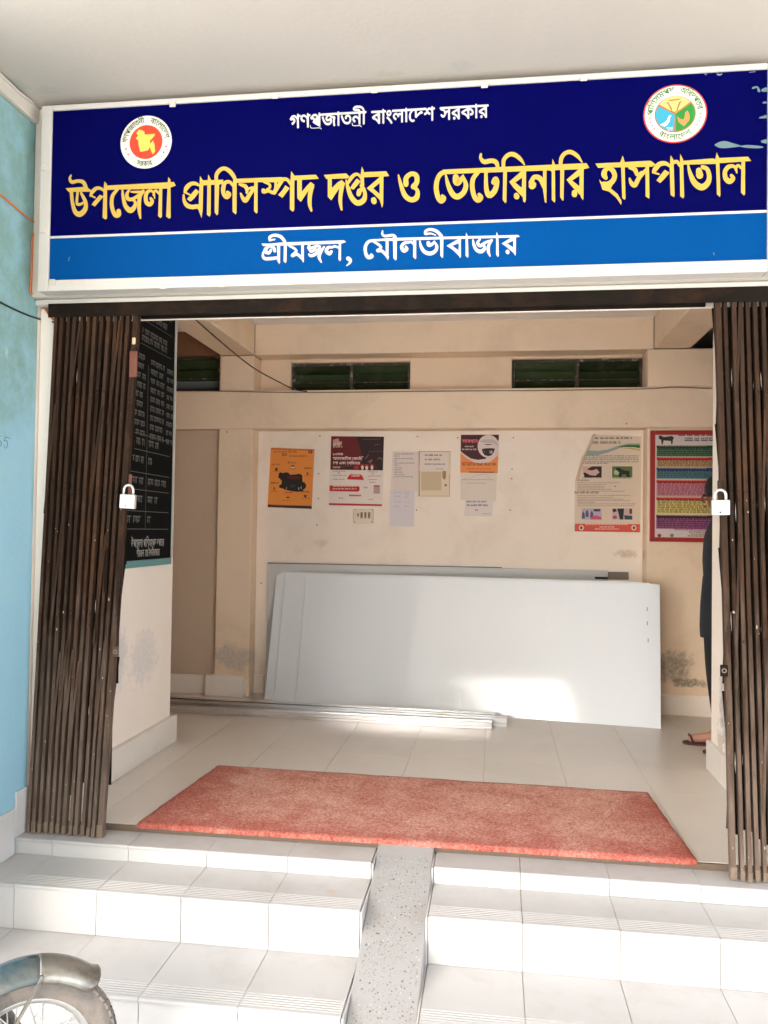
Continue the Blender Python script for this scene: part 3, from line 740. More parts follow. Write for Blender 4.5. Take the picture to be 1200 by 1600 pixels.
# round government seal on the left
def emblem(cx, cy, R_px):
    c = at(cx, cy, y=YS); R = (at(cx+R_px, cy, y=YS)-c).length
    return R, (lambda u, v, l: Vector((c.x+u*R, YS-.0008-l, c.z-v*R)))
P = lambda *c: flat(c)
m_seal_white = flat((214, 209, 198)); m_seal_red = flat((209, 58, 29)); m_seal_green = flat((58, 84, 35)); m_star = flat((167, 52, 35))
R, fe = emblem(228.3, 222.2, 40.2)
mb = MB(); draw_disc(mb, 0, 0, 1, .99, fe, 0, m_seal_white, 40); draw_disc(mb, 0, 0, .64, .635, fe, .0003, m_seal_red, 36)
mp = [(390,400),(440,335),(500,350),(545,380),(550,430),(745,425),(735,465),(650,550),(660,600),(710,545),(740,620),(755,740),(735,770),(715,800),(680,740),(650,660),(625,715),(560,730),(470,740),(440,620),(430,530),(380,490),(430,440)]
draw_poly(mb, [((x-577)/485, (y-567)/485) for x, y in mp], fe, .0006, flat((220, 190, 84)))
draw_text(mb, 'গণপজাতন\u09c0', 0, 0, 1, .19, fe, .0006, m_seal_green, bold=.012, bend=(0, 0, .72, 178, 96))
draw_text(mb, 'বাংল\u09be\u09c7দশ', 0, 0, 1, .19, fe, .0006, m_seal_green, bold=.012, bend=(0, 0, .72, 78, 8))
draw_text(mb, 'সরকার', 0, 0, 1, .17, fe, .0006, m_seal_green, bold=.012, bend=(0, 0, .90, 245, 288))
for a in (196, 212, -15, -31): draw_disc(mb, .81*math.cos(rad(a)), -.81*math.sin(rad(a)), .035, .035, fe, .0006, m_star, 8)
mb.build('round_seal', None, sb, weld=False)
R, fe = emblem(1054.8, 178, 50.2)
mb = MB(); draw_disc(mb, 0, 0, 1, .96, fe, 0, flat((181, 52, 35)), 44); draw_disc(mb, 0, 0, .955, .915, fe, .0003, m_seal_white, 44)
o_ = flat((172, 91, 35)); draw_disc(mb, 0, .01, .645, .60, fe, .0006, o_, 40)
draw_disc(mb, -.012, .012, .60, .56, fe, .0009, flat((45, 151, 176)), 24, 92, 210); draw_disc(mb, .016, .012, .60, .56, fe, .0010, flat((24, 128, 45)), 24, -36, 89); draw_disc(mb, 0, -.015, .60, .565, fe, .0011, flat((209, 179, 112)), 24, 213, 322)
ce = lambda pts: [((x-597)/503, (y-530)/503) for x, y in pts]
draw_poly(mb, ce([(355,700),(420,672),(470,630),(490,570),(520,548),(540,560),(520,580),(512,650),(470,715),(430,735)]), fe, .0014, m_seal_white)
draw_poly(mb, ce([(628,570),(660,610),(720,640),(745,600),(755,520),(790,490),(825,570),(820,650),(775,700),(740,745),(690,705),(650,670)]), fe, .0014, flat((211, 132, 73)))
draw_poly(mb, ce([(450,345),(490,335),(520,400),(540,430),(545,480),(585,505),(620,480),(630,420),(660,340),(715,320),(680,355),(650,430),(640,485),(590,520),(535,490),(510,420),(480,360)]), fe, .0014, flat((132, 105, 35)))
draw_poly(mb, ce([(470,300),(700,285),(640,310),(520,320)]), fe, .0013, flat((140, 114, 44)))
for k in range(3): draw_poly(mb, ce([(460+k*10, 752+k*22), (560, 748+k*22), (560, 756+k*22), (460+k*10, 760+k*22)]), fe, .0013, m_seal_white)
gm = flat((52, 114, 44))
draw_text(mb, 'প\u09be\u09bfণসমপদ', 0, 0, 1, .17, fe, .0006, gm, bold=.014, bend=(0, 0, .70, 180, 92)); draw_text(mb, 'অ\u09bfধদপতর', 0, 0, 1, .17, fe, .0006, gm, bold=.014, bend=(0, 0, .70, 78, 8))
draw_text(mb, 'ব\u09be\u0982ল\u09be\u09c7দশ', 0, 0, 1, .16, fe, .0006, gm, bold=.014, bend=(0, 0, .85, 230, 310))
for k in range(4):
    for a in (188+k*9.5, -2-k*9.5): draw_disc(mb, .80*math.cos(rad(a)), -.78*math.sin(rad(a)), .026, .026, fe, .0006, m_star, 8)
mb.build('round_emblem', None, sb, weld=False)
# worn places where the print has come off, top right
mw = flat((92, 118, 122)); mb = MB()
for k, s_ in enumerate(("1118,226.5,3 1124,226.5,9 1133,226,11 1144,227,7 1156,228,2", "1157,228.5,1.5 1168,228.8,4.4 1184,229.6,4 1192,230,1.5", "1176.5,137.5,3 1183,136,2.5 1186,142,4.5", "1192,141,5 1197,140,7", "1187,184,2 1192,183,3.6 1197,182,5", "1192.5,160.5,2.5 1197,160,3.5",
                        "1191,221,4 1197,221,7", "1120.5,115.8,2 1124,116.8,3 1128,115.4,2", "1102,116,2.4 1104,116.5,1.6", "1171,113,1.2 1180,112,1.4", "107,408,.8 108.5,402,1.6", "1115,395,1.5 1116,398,1.5")):
    draw_stroke(mb, [tuple(map(float, p.split(','))) for p in s_.split()], fs, .00006*k)
tag(mb.build('worn_patches', mw, sb, weld=False), kind='stuff')

# ================================================================== COLLAPSIBLE GATE LEAVES
tk = thing('gate_track', 'dark rusty iron track over the gate opening, under the lintel', 'gate track', (1, 0, 1.97))
MB().box(-.360, 2.60, -.034, -.030, 1.955, 2.008).build('track_web', m_iron_dark, tk, .001); MB().box(-.360, 2.60, -.0298, .05, 1.999, 2.0035).build('track_flange', m_iron_dark, tk)
MB().box(-.02, 2.09, .046, .060, 1.964, 1.9985).build('track_runner', m_iron_dark, tk, .001)
def leaf(name, lab, xb0, xb1, xt0, xt1, n, lead):
    """lead: which end slat meets the other leaf (0 first, -1 last)"""
    t = thing(name, lab, 'collapsible gate', ((xb0+xb1)/2, 0, -.02), 'collapsible gate leaves folded to the sides')
    r = random.Random(len(lab)); sp_b, sp_t = (xb1-xb0)/n, (xt1-xt0)/n; slats = []
    for i in range(n):
        b = xb0+sp_b*(i+.5)+r.uniform(-.0022, .0022); tp = xt0+sp_t*(i+.5)+r.uniform(-.003, .003); isl = (i == (n-1 if lead else 0))
        y = -.016+r.uniform(-.005, .004); wd = (.0124 if not isl else .020)+r.uniform(-.0012, .0012); slats.append((b, tp, y))
        z0, z1 = -.020+r.uniform(0, .004), 1.985; mb = MB(); N = 9; vs = []; bow = r.uniform(-.0025, .0025)
        # channel bar: a U open to the back, a little bowed by years of use
        pr = [(-wd/2, .013), (-wd/2, -.011), (wd/2, -.011), (wd/2, .013), (wd/2-.003, .013), (wd/2-.003, -.008), (-wd/2+.003, -.008), (-wd/2+.003, .013)]
        for k in range(N):
            q = k/(N-1); x = b+(tp-b)*q+bow*math.sin(math.pi*q)+r.uniform(-.0006, .0006)
            vs += [(x+a, y+c, z0+(z1-z0)*q) for a, c in pr]
        L = len(pr); fs_ = [(k*L+j, k*L+(j+1) % L, (k+1)*L+(j+1) % L, (k+1)*L+j) for k in range(N-1) for j in range(L)]
        fs_ += [(0, 1, 6, 7), (1, 2, 5, 6), (2, 3, 4, 5)]; o = (N-1)*L; fs_ += [tuple(o+a for a in f) for f in ((0, 1, 6, 7), (1, 2, 5, 6), (2, 3, 4, 5))]
        mb.add(vs, fs_); s_ = mb.build('slat', m_iron, t)
        mf = MB(); mf.box(b-wd/2-.0012, b+wd/2+.0012, y-.0128, y+.0142, z0-.001, z0+.028+r.uniform(0, .02)); mf.build('foot', m_iron_pale, t, .001)
        # rivets on the bar and spots of lime
        mb = MB()
        for z in (.34, .36, .80, .82, 1.27, 1.29, 1.62, 1.64):
            z += r.uniform(-.03, .03)+(.02 if i % 2 else 0); x = b+(tp-b)*(z+.02)/2.0
            mb.ball((x, y-.0112, z), (.0042, .003, .0042), 6)
        tag(mb.build('rivets', m_iron, s_), kind='stuff')
        mb = MB()
        for k in range(r.randint(1, 6)):
            z = r.random()**1.8*1.3; x = b+(tp-b)*(z+.02)/2.0+r.uniform(-.005, .005); q = r.choice((.0014, .002, .003))
            mb.ball((x, y-.0112, z), (q*.8, .0006, q*r.uniform(1, 2.4)), 6)
        mb.build('lime_spots', M('lime_spot', (.40, .36, .31), .9), s_).__setitem__('kind', 'stuff')
    # folded lattice between the bars, widened and near-black to paint the gaps' shade
    for i in range(n-1):
        (b0, t0, y0), (b1, t1, y1) = slats[i], slats[i+1]
        for z0 in (.16, .60, 1.06, 1.48):
            z0 += r.uniform(-.05, .05); z1 = min(z0+.47, 1.95); f = lambda b_, t_, z: b_+(t_-b_)*(z+.02)/2.0
            MB().bar((f(b0, t0, z0), .012, z0), (f(b1, t1, z1), .014, z1), .021, .003).build('lattice_bar', m_iron_dark, t)
            if r.random() < .22: MB().bar((f(b0, t0, z0+.1), -.0295-.001*(i % 2), z0+.1), (f(b1, t1, min(z1+.05, 1.94))-.004, -.0295-.001*(i % 2), min(z1+.05, 1.94)), .0085, .0028).build('lattice_bar', m_iron, t)
            MB().bar((f(b1, t1, z0-.02), .018, z0-.02), (f(b0, t0, z1), .020, z1), .021, .003).build('lattice_bar', m_iron_dark, t)
    return t, slats
gl, s_l = leaf('gate_leaf', 'brown rusty folded gate leaf beside the teal wall on the left', -.409, -.094, -.346, .008, 13, True)
gr, s_r = leaf('gate_leaf', 'brown rusty folded gate leaf at the right edge of the photo', 2.162, 2.490, 2.098, 2.424, 13, False)
# hasps and handle
def hasp(t, x, z, s_, m=m_iron_red):
    mb = MB(); mb.box(x-.026 if s_ < 0 else x, x if s_ < 0 else x+.026, -.038, -.034, z-.02, z+.02)
    mb.build('hasp_plate', m, t, .002); mb = MB(); mb.lathe([(.0085, -.0392), (.0048, -.0392), (.0048, -.0372), (.0085, -.0372)], 12, 'y', (x+.013*s_, 0, z), closed=True); mb.build('hasp_eye', m_iron_pale, t)
xl = lambda z: s_l[-1][0]+(s_l[-1][1]-s_l[-1][0])*z/2; xr = lambda z: s_r[0][0]+(s_r[0][1]-s_r[0][0])*z/2
hasp(gl, xl(.681)+.004, .681, 1, m_iron); hasp(gr, xr(.691)-.004, .691, -1, m_iron_dark)
MB().bar((-.010, -.040, 1.262), (-.010, -.034, 1.35), .012, .008).build('lock_staple', m_iron_red, gl, .002)
MB().bar((2.117, -.040, 1.262), (2.117, -.034, 1.34), .011, .008).build('lock_staple', m_iron, gr, .002)
MB().box(xl(1.80)-.012, xl(1.80)+.020, -.033, -.028, 1.72, 1.82).build('red_lead_plate', m_iron_red, gl, .003)
MB().box(xl(1.87)-.006, xl(1.87)+.008, -.034, -.028, 1.845, 1.872).build('pale_clip', M('pale_clip', (.55, .42, .25), .6), gl, .003)
MB().tube([(-.095, -.030, .90), (-.095, -.048, .91), (-.092, -.048, 1.06), (-.092, -.030, 1.07)], .006, 8).build('pull_handle', m_iron_dark, gl, smooth=True)
# padlocks
def padlock(lab, x, z, k=1.0, tilt=0.0):
    t = thing('padlock', lab, 'padlock', (x, -.052, z), 'padlocks hanging on the gate leaves'); t.rotation_euler = (0, rad(tilt), 0)
    wd, h, dp = .030*k, .027*k, .0105*k
    MB().box(-wd, wd, -dp, dp, -h, h).build('lock_body', m_lock, t, .004, local=True, seg=2)
    pts = [(-wd*.62, 0, h-.004)]+[(-wd*.62*math.cos(a), 0, h+.016*k+wd*.62*math.sin(a)) for a in [math.pi*i/10 for i in range(11)]]+[(wd*.62, 0, h-.004)]
    MB().tube(pts, .0048*k, 10).build('shackle', m_lock, t, smooth=True, local=True)
    mb = MB(); mb.lathe([(0, -dp-.0006), (.0034, -dp-.0006), (.0034, -dp+.002)], 12, 'y', (-.003, 0, -h*.62)); mb.build('keyhole', m_black, t, local=True)
    return t
padlock('bright steel padlock on the left gate leaf beside the black board', -.010, 1.247, 1.0, 2)
padlock('bright steel padlock on the right gate leaf beside the red framed poster', 2.117, 1.246, .98, -1)

# ================================================================== BLACK NOTICE BOARD
nb = thing('notice_board', 'tall black notice board with white Bengali rows on the left pillar wall', 'notice board', (-.35, .77, .96))
BX = -.344
MB().box(-.3598, BX, .30, 1.178, .992, 2.29).build('board', M('black_board', (.006, .007, .007), .6, var=.2, vs=3, spec=.03), nb)
MB().box(-.3598, BX+.004, .30, 1.182, .958, .9915).build('bottom_rail', M('teal_rail', (.10, .27, .28), .5, var=.1), nb, .002)
MB().box(-.3598, BX+.004, 1.1785, 1.196, .9918, 2.29).build('side_rail', M('pale_rail', (.42, .46, .44), .5, var=.1), nb, .002)
chalk = M('board_lettering', (.115, .115, .11), .7); fb = lambda u, v, l: Vector((BX+.0007+l, u, v))
def bz(cx, cy): q = at(170+cx/3.808, 480+cy/3.808, x=BX); return q.y, q.z
mb = MB(); rows = MB()
yd = bz(222, 990)[0]; Ya, Yb = .60, 1.135
zs = [bz(230, 765)[1], bz(225, 858)[1], bz(222, 990)[1], bz(215, 1090)[1], bz(210, 1215)[1], bz(205, 1320)[1]]
for z in zs: draw_poly(mb, [(Ya-.2, z-.0016), (Yb, z-.0016), (Yb, z+.0016), (Ya-.2, z+.0016)], fb, 0)
draw_poly(mb, [(yd-.0016, zs[-1]), (yd+.0016, zs[-1]), (yd+.0016, 1.95), (yd-.0016, 1.95)], fb, .0001)
for z in (2.235, 2.16, 2.04): draw_poly(mb, [(Ya-.1, z-.0012), (Yb, z-.0012), (Yb, z+.0012), (Ya-.1, z+.0012)], fb, 0)
mb.build('ruled_lines', chalk, nb, weld=False)
def upz(u0, z, u1, h, seed): draw_rows(rows, u0, z, u1, h, fb, .0002, None, seed)
q = 0
for a, b in zip(zs[:-1], zs[1:]):
    nrow = max(1, int((a-b)/.055)); pit = (a-b)/(nrow+.3)
    for k in range(nrow):
        q += 1; upz(yd+.02, a-pit*(k+.35), Yb-.04-.09*(q % 3), min(.034, pit*.6), q); upz(yd-.20, a-pit*(k+.35), yd-.03, min(.034, pit*.6), q+50)
for k in range(9):
    z = 1.985-k*.046; upz(yd+.03, z, yd+.20, .028, 80+k); upz(yd+.23, z-.005, yd+.33, .026, 120+k); upz(yd-.22, z+.004, yd-.03, .028, 160+k)
for k, z in enumerate((2.27, 2.205, 2.12, 2.085)): upz(Ya, z, Yb-.06, .03, 200+k)
rows.build('board_writing', chalk, nb, weld=False)
mb = MB(); draw_text(mb, 'উপ\u09c7জল\u09be প\u09be\u09bfণসমপদ দপতর', .70, 1.055, 1.085, .036, fb, .0002, bold=.012); draw_text(mb, 'শ\u09c0মঙল, \u09c7মৌলভ\u09c0ব\u09be\u099c\u09be\u09b0', .76, 1.008, 1.03, .032, fb, .0002, bold=.012)
mb.build('board_footer', M('board_footer_paint', (.36, .36, .34), .7), nb, weld=False)

# ================================================================== POSTERS AND PAPERS
def crop(x0, y0, s_, Y): return lambda u, v, l: at(x0+u/s_, y0+v/s_, y=Y-l)
def sheet(name, lab, cat, pts, Y, mat, thk=.0012, group=None):
    """a sheet of paper: outline in picture points on the plane y = Y, with its real thickness"""
    q = [at(*p, y=Y) for p in pts]; c = sum(q, Vector())/len(q); t = thing(name, lab, cat, (c.x, Y+thk, min(p.z for p in q)), group)
    mb = MB(); n = len(q)
    import mathutils.geometry as mg
    mb.add(q, [tuple(f) for f in mg.tessellate_polygon([[Vector((p.x, p.z, 0)) for p in q]])])
    mb.add(q+[p+Vector((0, thk, 0)) for p in q], [(i, (i+1) % n, n+(i+1) % n, n+i) for i in range(n)])
    mb.build('paper', mat, t, weld=False); return t
PY = 2.5965
GP = 'posters and notices on the back wall'
def rect(mb, x0, y0, x1, y1, fn, l, m): draw_poly(mb, [(x0, y0), (x1, y0), (x1, y1), (x0, y1)], fn, l, m)
# orange poster with a cow
t = sheet('poster', 'orange poster with a dark cow in its middle', 'poster', [(423.2, 699.6), (491.4, 702.2), (487, 795), (418, 792.6)], PY, flat((236, 146, 62)), group=GP)
f = crop(410, 690, 13.333, PY-.0004); mb = MB(); dk = flat((48, 22, 16)); br = flat((150, 80, 30)); rd = flat((176, 40, 22))
draw_poly(mb, [(115, 1310), (1030, 1345), (1028, 1402), (112, 1362)], f, 0, dk); draw_poly(mb, [(175, 128), (1085, 160), (1083, 190), (174, 165)], f, 0, flat((214, 108, 34)))
cow = [(345,660),(370,640),(430,655),(480,640),(545,645),(570,690),(680,685),(770,670),(830,700),(835,840),(880,850),(915,910),(900,965),(855,1000),(835,1040),(720,1045),(600,1030),(480,1005),(420,975),(355,960),(340,925),(400,880),(400,810),(370,780),(330,745)]
draw_poly(mb, cow, f, .0002, flat((30, 20, 20))); draw_poly(mb, [(520,720),(700,710),(800,730),(790,780),(640,790),(520,760)], f, .0004, flat((84, 32, 28))); draw_poly(mb, [(580,900),(690,890),(680,950),(600,960)], f, .0004, flat((20, 62, 36)))
for x, y in ((500, 970), (755, 980), (806, 960)): draw_disc(mb, x, y, 9, 32, f, .0004, flat((200, 190, 170)), 8)
draw_disc(mb, 1000, 212, 45, 34, f, .0002, dk, 14); draw_disc(mb, 1000, 212, 20, 14, f, .0004, flat((210, 180, 150)), 10)
draw_rows(mb, 235, 225, 720, 42, f, .0002, br, 1); draw_rows(mb, 560, 315, 930, 40, f, .0002, br, 2); draw_rows(mb, 405, 290, 525, 56, f, .0002, flat((44, 70, 44)), 3)
for x, y, s_ in ((195, 490, 9), (530, 450, 4), (870, 565, 5), (175, 872, 6), (465, 1075, 7), (830, 1055, 8)): draw_rows(mb, x, y, x+165, 32, f, .0002, rd if s_ in (9, 7) else dk, s_)
draw_poly(mb, [(262,560),(300,545),(320,560),(318,605),(270,610)], f, .0002, dk); draw_disc(mb, 632, 508, 46, 14, f, .0002, flat((40, 40, 90)), 12); draw_disc(mb, 632, 535, 40, 14, f, .0002, flat((225, 205, 200)), 12)
rect(mb, 925, 640, 955, 690, f, .0002, flat((110, 50, 26))); draw_poly(mb, [(862, 1110), (925, 1112), (912, 1165), (878, 1168)], f, .0002, dk); draw_disc(mb, 530, 1162, 38, 14, f, .0002, flat((60, 50, 30)), 12); rect(mb, 230, 950, 265, 1015, f, .0002, flat((150, 90, 50)))
for x, y, s_ in ((545, 575, 14), (880, 715, 15), (175, 1045, 16), (425, 1235, 17), (835, 1195, 18), (230, 630, 19)): draw_rows(mb, x, y, x+150, 20, f, .0002, br, s_)
draw_rows(mb, 180, 1340, 1000, 18, f, .0003, flat((150, 110, 90)), 23)
mb.build('print', None, t, weld=False)
# red and white poultry show poster
t = sheet('poster', 'red and white poster with a dark photograph, above the switchboard', 'poster', [(517.2, 681.6), (600, 683), (597.6, 791.6), (513.4, 788.6)], PY, flat((232, 218, 210)), group=GP)
f = crop(510, 675, 10.667, PY-.0004); mb = MB(); wh = flat((236, 218, 206)); rd = flat((196, 28, 30)); gy = flat((120, 100, 96))
draw_poly(mb, [(80, 70), (960, 78), (942, 640), (66, 628)], f, 0, flat((104, 14, 16))); draw_poly(mb, [(500, 74), (960, 78), (942, 640), (560, 635), (600, 400)], f, .0002, flat((40, 12, 14))); draw_poly(mb, [(66, 610), (300, 560), (560, 575), (560, 635), (66, 628)], f, .0003, flat((60, 12, 14)))
for x, y in ((600, 570), (672, 575), (760, 570)): draw_disc(mb, x, y, 36, 42, f, .0005, flat((168, 48, 44)), 12); draw_disc(mb, x, y+25, 22, 36, f, .0007, wh, 10)
for a in (((645, 450, 8), (700, 385, 12)), ((690, 500, 10), (760, 470, 20), (720, 520, 12)), ((850, 455, 6), (890, 430, 14), (930, 465, 8)), ((590, 130, 4), (900, 118, 5)), ((800, 215, 6), (880, 205, 5)), ((700, 330, 3), (950, 320, 4)), ((250, 590, 4), (420, 560, 6))): draw_stroke(mb, a, f, .0006, flat((150, 96, 90)))
draw_disc(mb, 500, 590, 46, 34, f, .0005, flat((176, 30, 44)), 12)
draw_poly(mb, [(110, 130), (200, 105), (215, 160), (255, 150), (260, 210), (110, 215)], f, .0005, flat((200, 150, 140))); draw_rows(mb, 110, 225, 262, 40, f, .0006, wh, 31); draw_rows(mb, 110, 255, 262, 26, f, .0007, wh, 32)
draw_text(mb, '১৩তম', 110, 388, 278, -36, f, .0007, wh, bold=.02); draw_text(mb, 'আনতজ\u09be\u09bfতক \u09c7প\u09beলট\u09bf', 110, 462, 618, -42, f, .0007, wh, slope=.012, bold=.022); draw_text(mb, '\u09c7শ\u09be এব\u0982 \u09c7স\u09bfমন\u09be\u09b0', 110, 536, 560, -40, f, .0007, wh, slope=.012, bold=.022); draw_text(mb, '২০২৫', 108, 606, 242, -34, f, .0007, wh, bold=.02)
draw_poly(mb, [(340, 790), (372, 730), (410, 698), (560, 702), (600, 735), (628, 800)], f, 0, rd); draw_rows(mb, 415, 740, 560, 44, f, .0003, wh, 35)
for x0, x1, y, s_ in ((110, 330, 660, 1), (105, 320, 730, 2), (105, 310, 795, 3), (705, 850, 670, 4), (690, 910, 740, 5), (690, 850, 800, 6), (720, 830, 845, 7), (180, 230, 690, 8), (750, 795, 705, 9)): draw_rows(mb, x0, y, x1, 17, f, .0003, gy, 40+s_)
draw_poly(mb, [(55, 890), (535, 902), (553, 920), (550, 975), (530, 994), (52, 985)], f, 0, rd); draw_rows(mb, 108, 912, 530, 26, f, .0003, wh, 51); draw_rows(mb, 105, 955, 500, 22, f, .0003, wh, 52)
draw_poly(mb, [(375, 1040), (575, 1045), (580, 1072), (378, 1070)], f, 0, flat((190, 90, 90))); draw_rows(mb, 400, 1050, 560, 16, f, .0003, wh, 53)
draw_poly(mb, [(45, 1185), (928, 1205), (920, 1235), (42, 1218)], f, 0, flat((186, 40, 56))); rect(mb, 785, 885, 893, 1030, f, 0, flat((196, 176, 168))); rect(mb, 792, 890, 885, 912, f, .0003, rd)
for k in range(5): rect(mb, 792, 925+k*20, 885, 933+k*20, f, .0003, flat((150, 130, 124)))
draw_rows(mb, 205, 1110, 280, 26, f, .0003, gy, 55); draw_rows(mb, 620, 935, 690, 24, f, .0003, gy, 56); draw_rows(mb, 700, 1130, 780, 18, f, .0003, gy, 57)
mb.build('print', None, t, weld=False)
# switchboard under it
t = thing('switchboard', 'cream switchboard with four rocker switches under the red and white poster', 'switchboard', (.455, 2.60, 1.20))
mpl = M('switch_plate', (.70, .62, .48), .4, var=.03)
a = at(552, 795.5, y=2.575); b = at(582.5, 817.5, y=2.575)
MB().box(a.x, b.x, 2.578, 2.5995, b.z, a.z).build('plate', mpl, t, .003)
for k, (x0, x1) in enumerate(((505, 550), (568, 605), (632, 665), (692, 730))):
    p0 = at(510+x0/10.667, 675+1335/10.667, y=2.575); p1 = at(510+x1/10.667, 675+1440/10.667, y=2.575); zc = (p0.z+p1.z)/2; xc = (p0.x+p1.x)/2; hw = (p1.x-p0.x)/2; hh = (p0.z-p1.z)/2
    MB().box(xc-hw, xc+hw, 2.5745, 2.5785, zc-hh, zc+hh).build('switch', mpl if k == 0 else M('switch_brown', (.30, .19, .10), .4), t, .001)
    MB().obox((xc, 2.5735, zc+.002), (hw*.45, 0, 0), (0, .0015, .0), (0, .0008, hh*.5)).build('rocker', M('switch_rocker', (.10, .055, .03), .35), t, .001)
for px, py in ((555, 796), (582, 796), (554, 815.5), (581, 815.5)):
    q = at(px, py, y=2.577); MB().lathe([(0, -.0012), (.0035, -.0012), (.0035, .002)], 8, 'y', (q.x, 2.578, q.z)).build('screw', m_iron_dark, t)
# plain papers
ink = flat((110, 100, 104)); ink2 = flat((70, 62, 66))
t = sheet('notice_paper', 'typed white notice, left of the framed yellowed one', 'notice', [(613.5, 705), (654.5, 706), (652.5, 768), (610.5, 767)], PY, flat((226, 212, 204)), group=GP)
f = crop(600, 660, 5.4545, PY-.0004); mb = MB()
for k, (y, x1) in enumerate(((272, 260), (290, 130), (312, 255), (330, 120), (350, 262), (368, 130), (390, 155), (408, 150), (428, 160), (448, 175), (466, 255))): draw_rows(mb, 88, y, x1, 9, f, 0, ink, 60+k)
mb.build('print', None, t, weld=False)
t = sheet('notice_paper', 'bluish white paper hanging lowest, under the typed notice', 'notice', [(609.5, 766), (648, 767), (646.5, 823), (608.5, 822)], PY-.0016, flat((220, 212, 216)), group=GP)
f = crop(600, 660, 5.4545, PY-.002); mb = MB()
for k, (x0, y, x1) in enumerate(((85, 600, 160), (85, 635, 145), (85, 680, 150), (85, 720, 140), (175, 595, 220), (175, 615, 215), (175, 640, 215), (175, 685, 220), (175, 720, 215))): draw_rows(mb, x0, y, x1, 11, f, 0, flat((190, 178, 182)), 75+k)
mb.build('print', None, t, weld=False)
t = sheet('framed_notice', 'yellowed paper in a thin frame with a white slip pasted over its top', 'notice', [(653.5, 704.5), (704.5, 706.5), (702.5, 777), (652.5, 775.5)], PY-.004, flat((228, 212, 188)), .006, GP)
mb = MB(); f = crop(600, 660, 5.4545, PY-.0046); rect(mb, 296, 246, 303, 630, f, 0, flat((130, 110, 86))); rect(mb, 303, 246, 565, 251, f, 0, flat((170, 150, 120))); rect(mb, 556, 440, 560, 632, f, 0, flat((180, 156, 120))); rect(mb, 303, 625, 556, 630, f, .0001, flat((200, 180, 146)))
draw_poly(mb, [(498, 414), (528, 414), (528, 470), (514, 492), (498, 470)], f, 0, flat((160, 130, 96))); draw_disc(mb, 526, 535, 9, 11, f, 0, flat((110, 84, 60)), 8); rect(mb, 315, 420, 490, 580, f, .0001, flat((206, 186, 152)))
mb.build('print', None, t, weld=False)
t = sheet('notice_paper', 'white slip with three short lines pasted on the framed yellowed notice', 'notice', [(656, 706), (701, 707.5), (700, 736), (655, 735)], PY-.0062, flat((230, 216, 206)), group=GP)
mb = MB(); f = crop(600, 660, 5.4545, PY-.0066)
for k, (y, x0, x1, h) in enumerate(((285, 348, 495, 15), (322, 348, 480, 15), (360, 345, 520, 11), (398, 440, 510, 6))): draw_rows(mb, x0, y, x1, h, f, 0, ink2, 90+k)
mb.build('print', None, t, weld=False)
# eye poster
t = sheet('poster', 'maroon and orange poster with a big round eye drawing', 'poster', [(720.2, 679.4), (779.6, 679.2), (777.6, 739.5), (719.2, 738.5)], PY, flat((236, 146, 78)), group=GP)
f = crop(710, 670, 11.43, PY-.0004); mb = MB(); mr = flat((74, 20, 26)); wt = flat((222, 206, 200))
draw_poly(mb, [(118, 108), (795, 105), (790, 330), (770, 480), (640, 590), (470, 620), (330, 590), (200, 510), (112, 430)], f, 0, wt)
draw_poly(mb, [(118, 108), (795, 105), (792, 200), (600, 400), (565, 535), (420, 555), (290, 530), (180, 455), (112, 400)], f, .0003, mr)
draw_disc(mb, 606, 312, 192, 204, f, .0006, wt, 36); draw_poly(mb, [(450, 230), (520, 190), (700, 190), (760, 240), (780, 320), (700, 250), (560, 250)], f, .0008, flat((196, 184, 182)))
draw_stroke(mb, [(540, 280, 8), (600, 282, 18), (680, 272, 6)], f, .0009, ink2)
draw_poly(mb, [(488, 365), (540, 350), (640, 345), (722, 352), (705, 420), (660, 475), (600, 490), (540, 470), (505, 425)], f, .0009, flat((40, 20, 20))); draw_disc(mb, 655, 415, 34, 30, f, .0012, flat((170, 140, 136)), 12); draw_disc(mb, 535, 405, 10, 12, f, .0012, flat((150, 110, 108)), 8)
draw_text(mb, 'স\u09beবধ\u09beন', 142, 250, 418, -56, f, .0006, flat((226, 110, 120)), bold=.03)
draw_rows(mb, 185, 325, 360, 24, f, .0006, wt, 101); draw_rows(mb, 132, 378, 400, 26, f, .0006, wt, 102); draw_rows(mb, 122, 608, 340, 18, f, .0003, rd, 103); draw_rows(mb, 140, 652, 745, 46, f, .0003, flat((150, 40, 20)), 104); draw_rows(mb, 230, 722, 660, 18, f, .0003, rd, 105)
draw_poly(mb, [(240, 765), (740, 768), (690, 782), (270, 780)], f, .0003, flat((90, 30, 24))); mb.build('print', None, t, weld=False)
t = sheet('notice_paper', 'pale paper hanging directly under the eye poster', 'notice', [(719.3, 738.2), (776.4, 739.2), (775, 783), (719.5, 781)], PY+.0014, flat((228, 214, 202)), group=GP)
mb = MB(); f = crop(710, 670, 11.43, PY+.001)
draw_stroke(mb, [(130, 900, 3), (300, 870, 8), (480, 815, 10), (620, 830, 4)], f, 0, flat((206, 190, 160))); draw_stroke(mb, [(560, 850, 4), (640, 880, 8)], f, .0001, flat((170, 160, 130))); draw_rows(mb, 132, 915, 690, 17, f, .0002, flat((130, 130, 126)), 111); draw_rows(mb, 205, 975, 570, 17, f, .0002, flat((160, 150, 146)), 112)
mb.build('print', None, t, weld=False)
t = sheet('notice_paper', 'small white slip with three lines, lowest under the eye poster', 'notice', [(727, 781), (771, 782.5), (768.8, 807), (725.4, 806)], PY-.0004, flat((228, 216, 212)), group=GP)
mb = MB(); f = crop(710, 670, 11.43, PY-.0008)
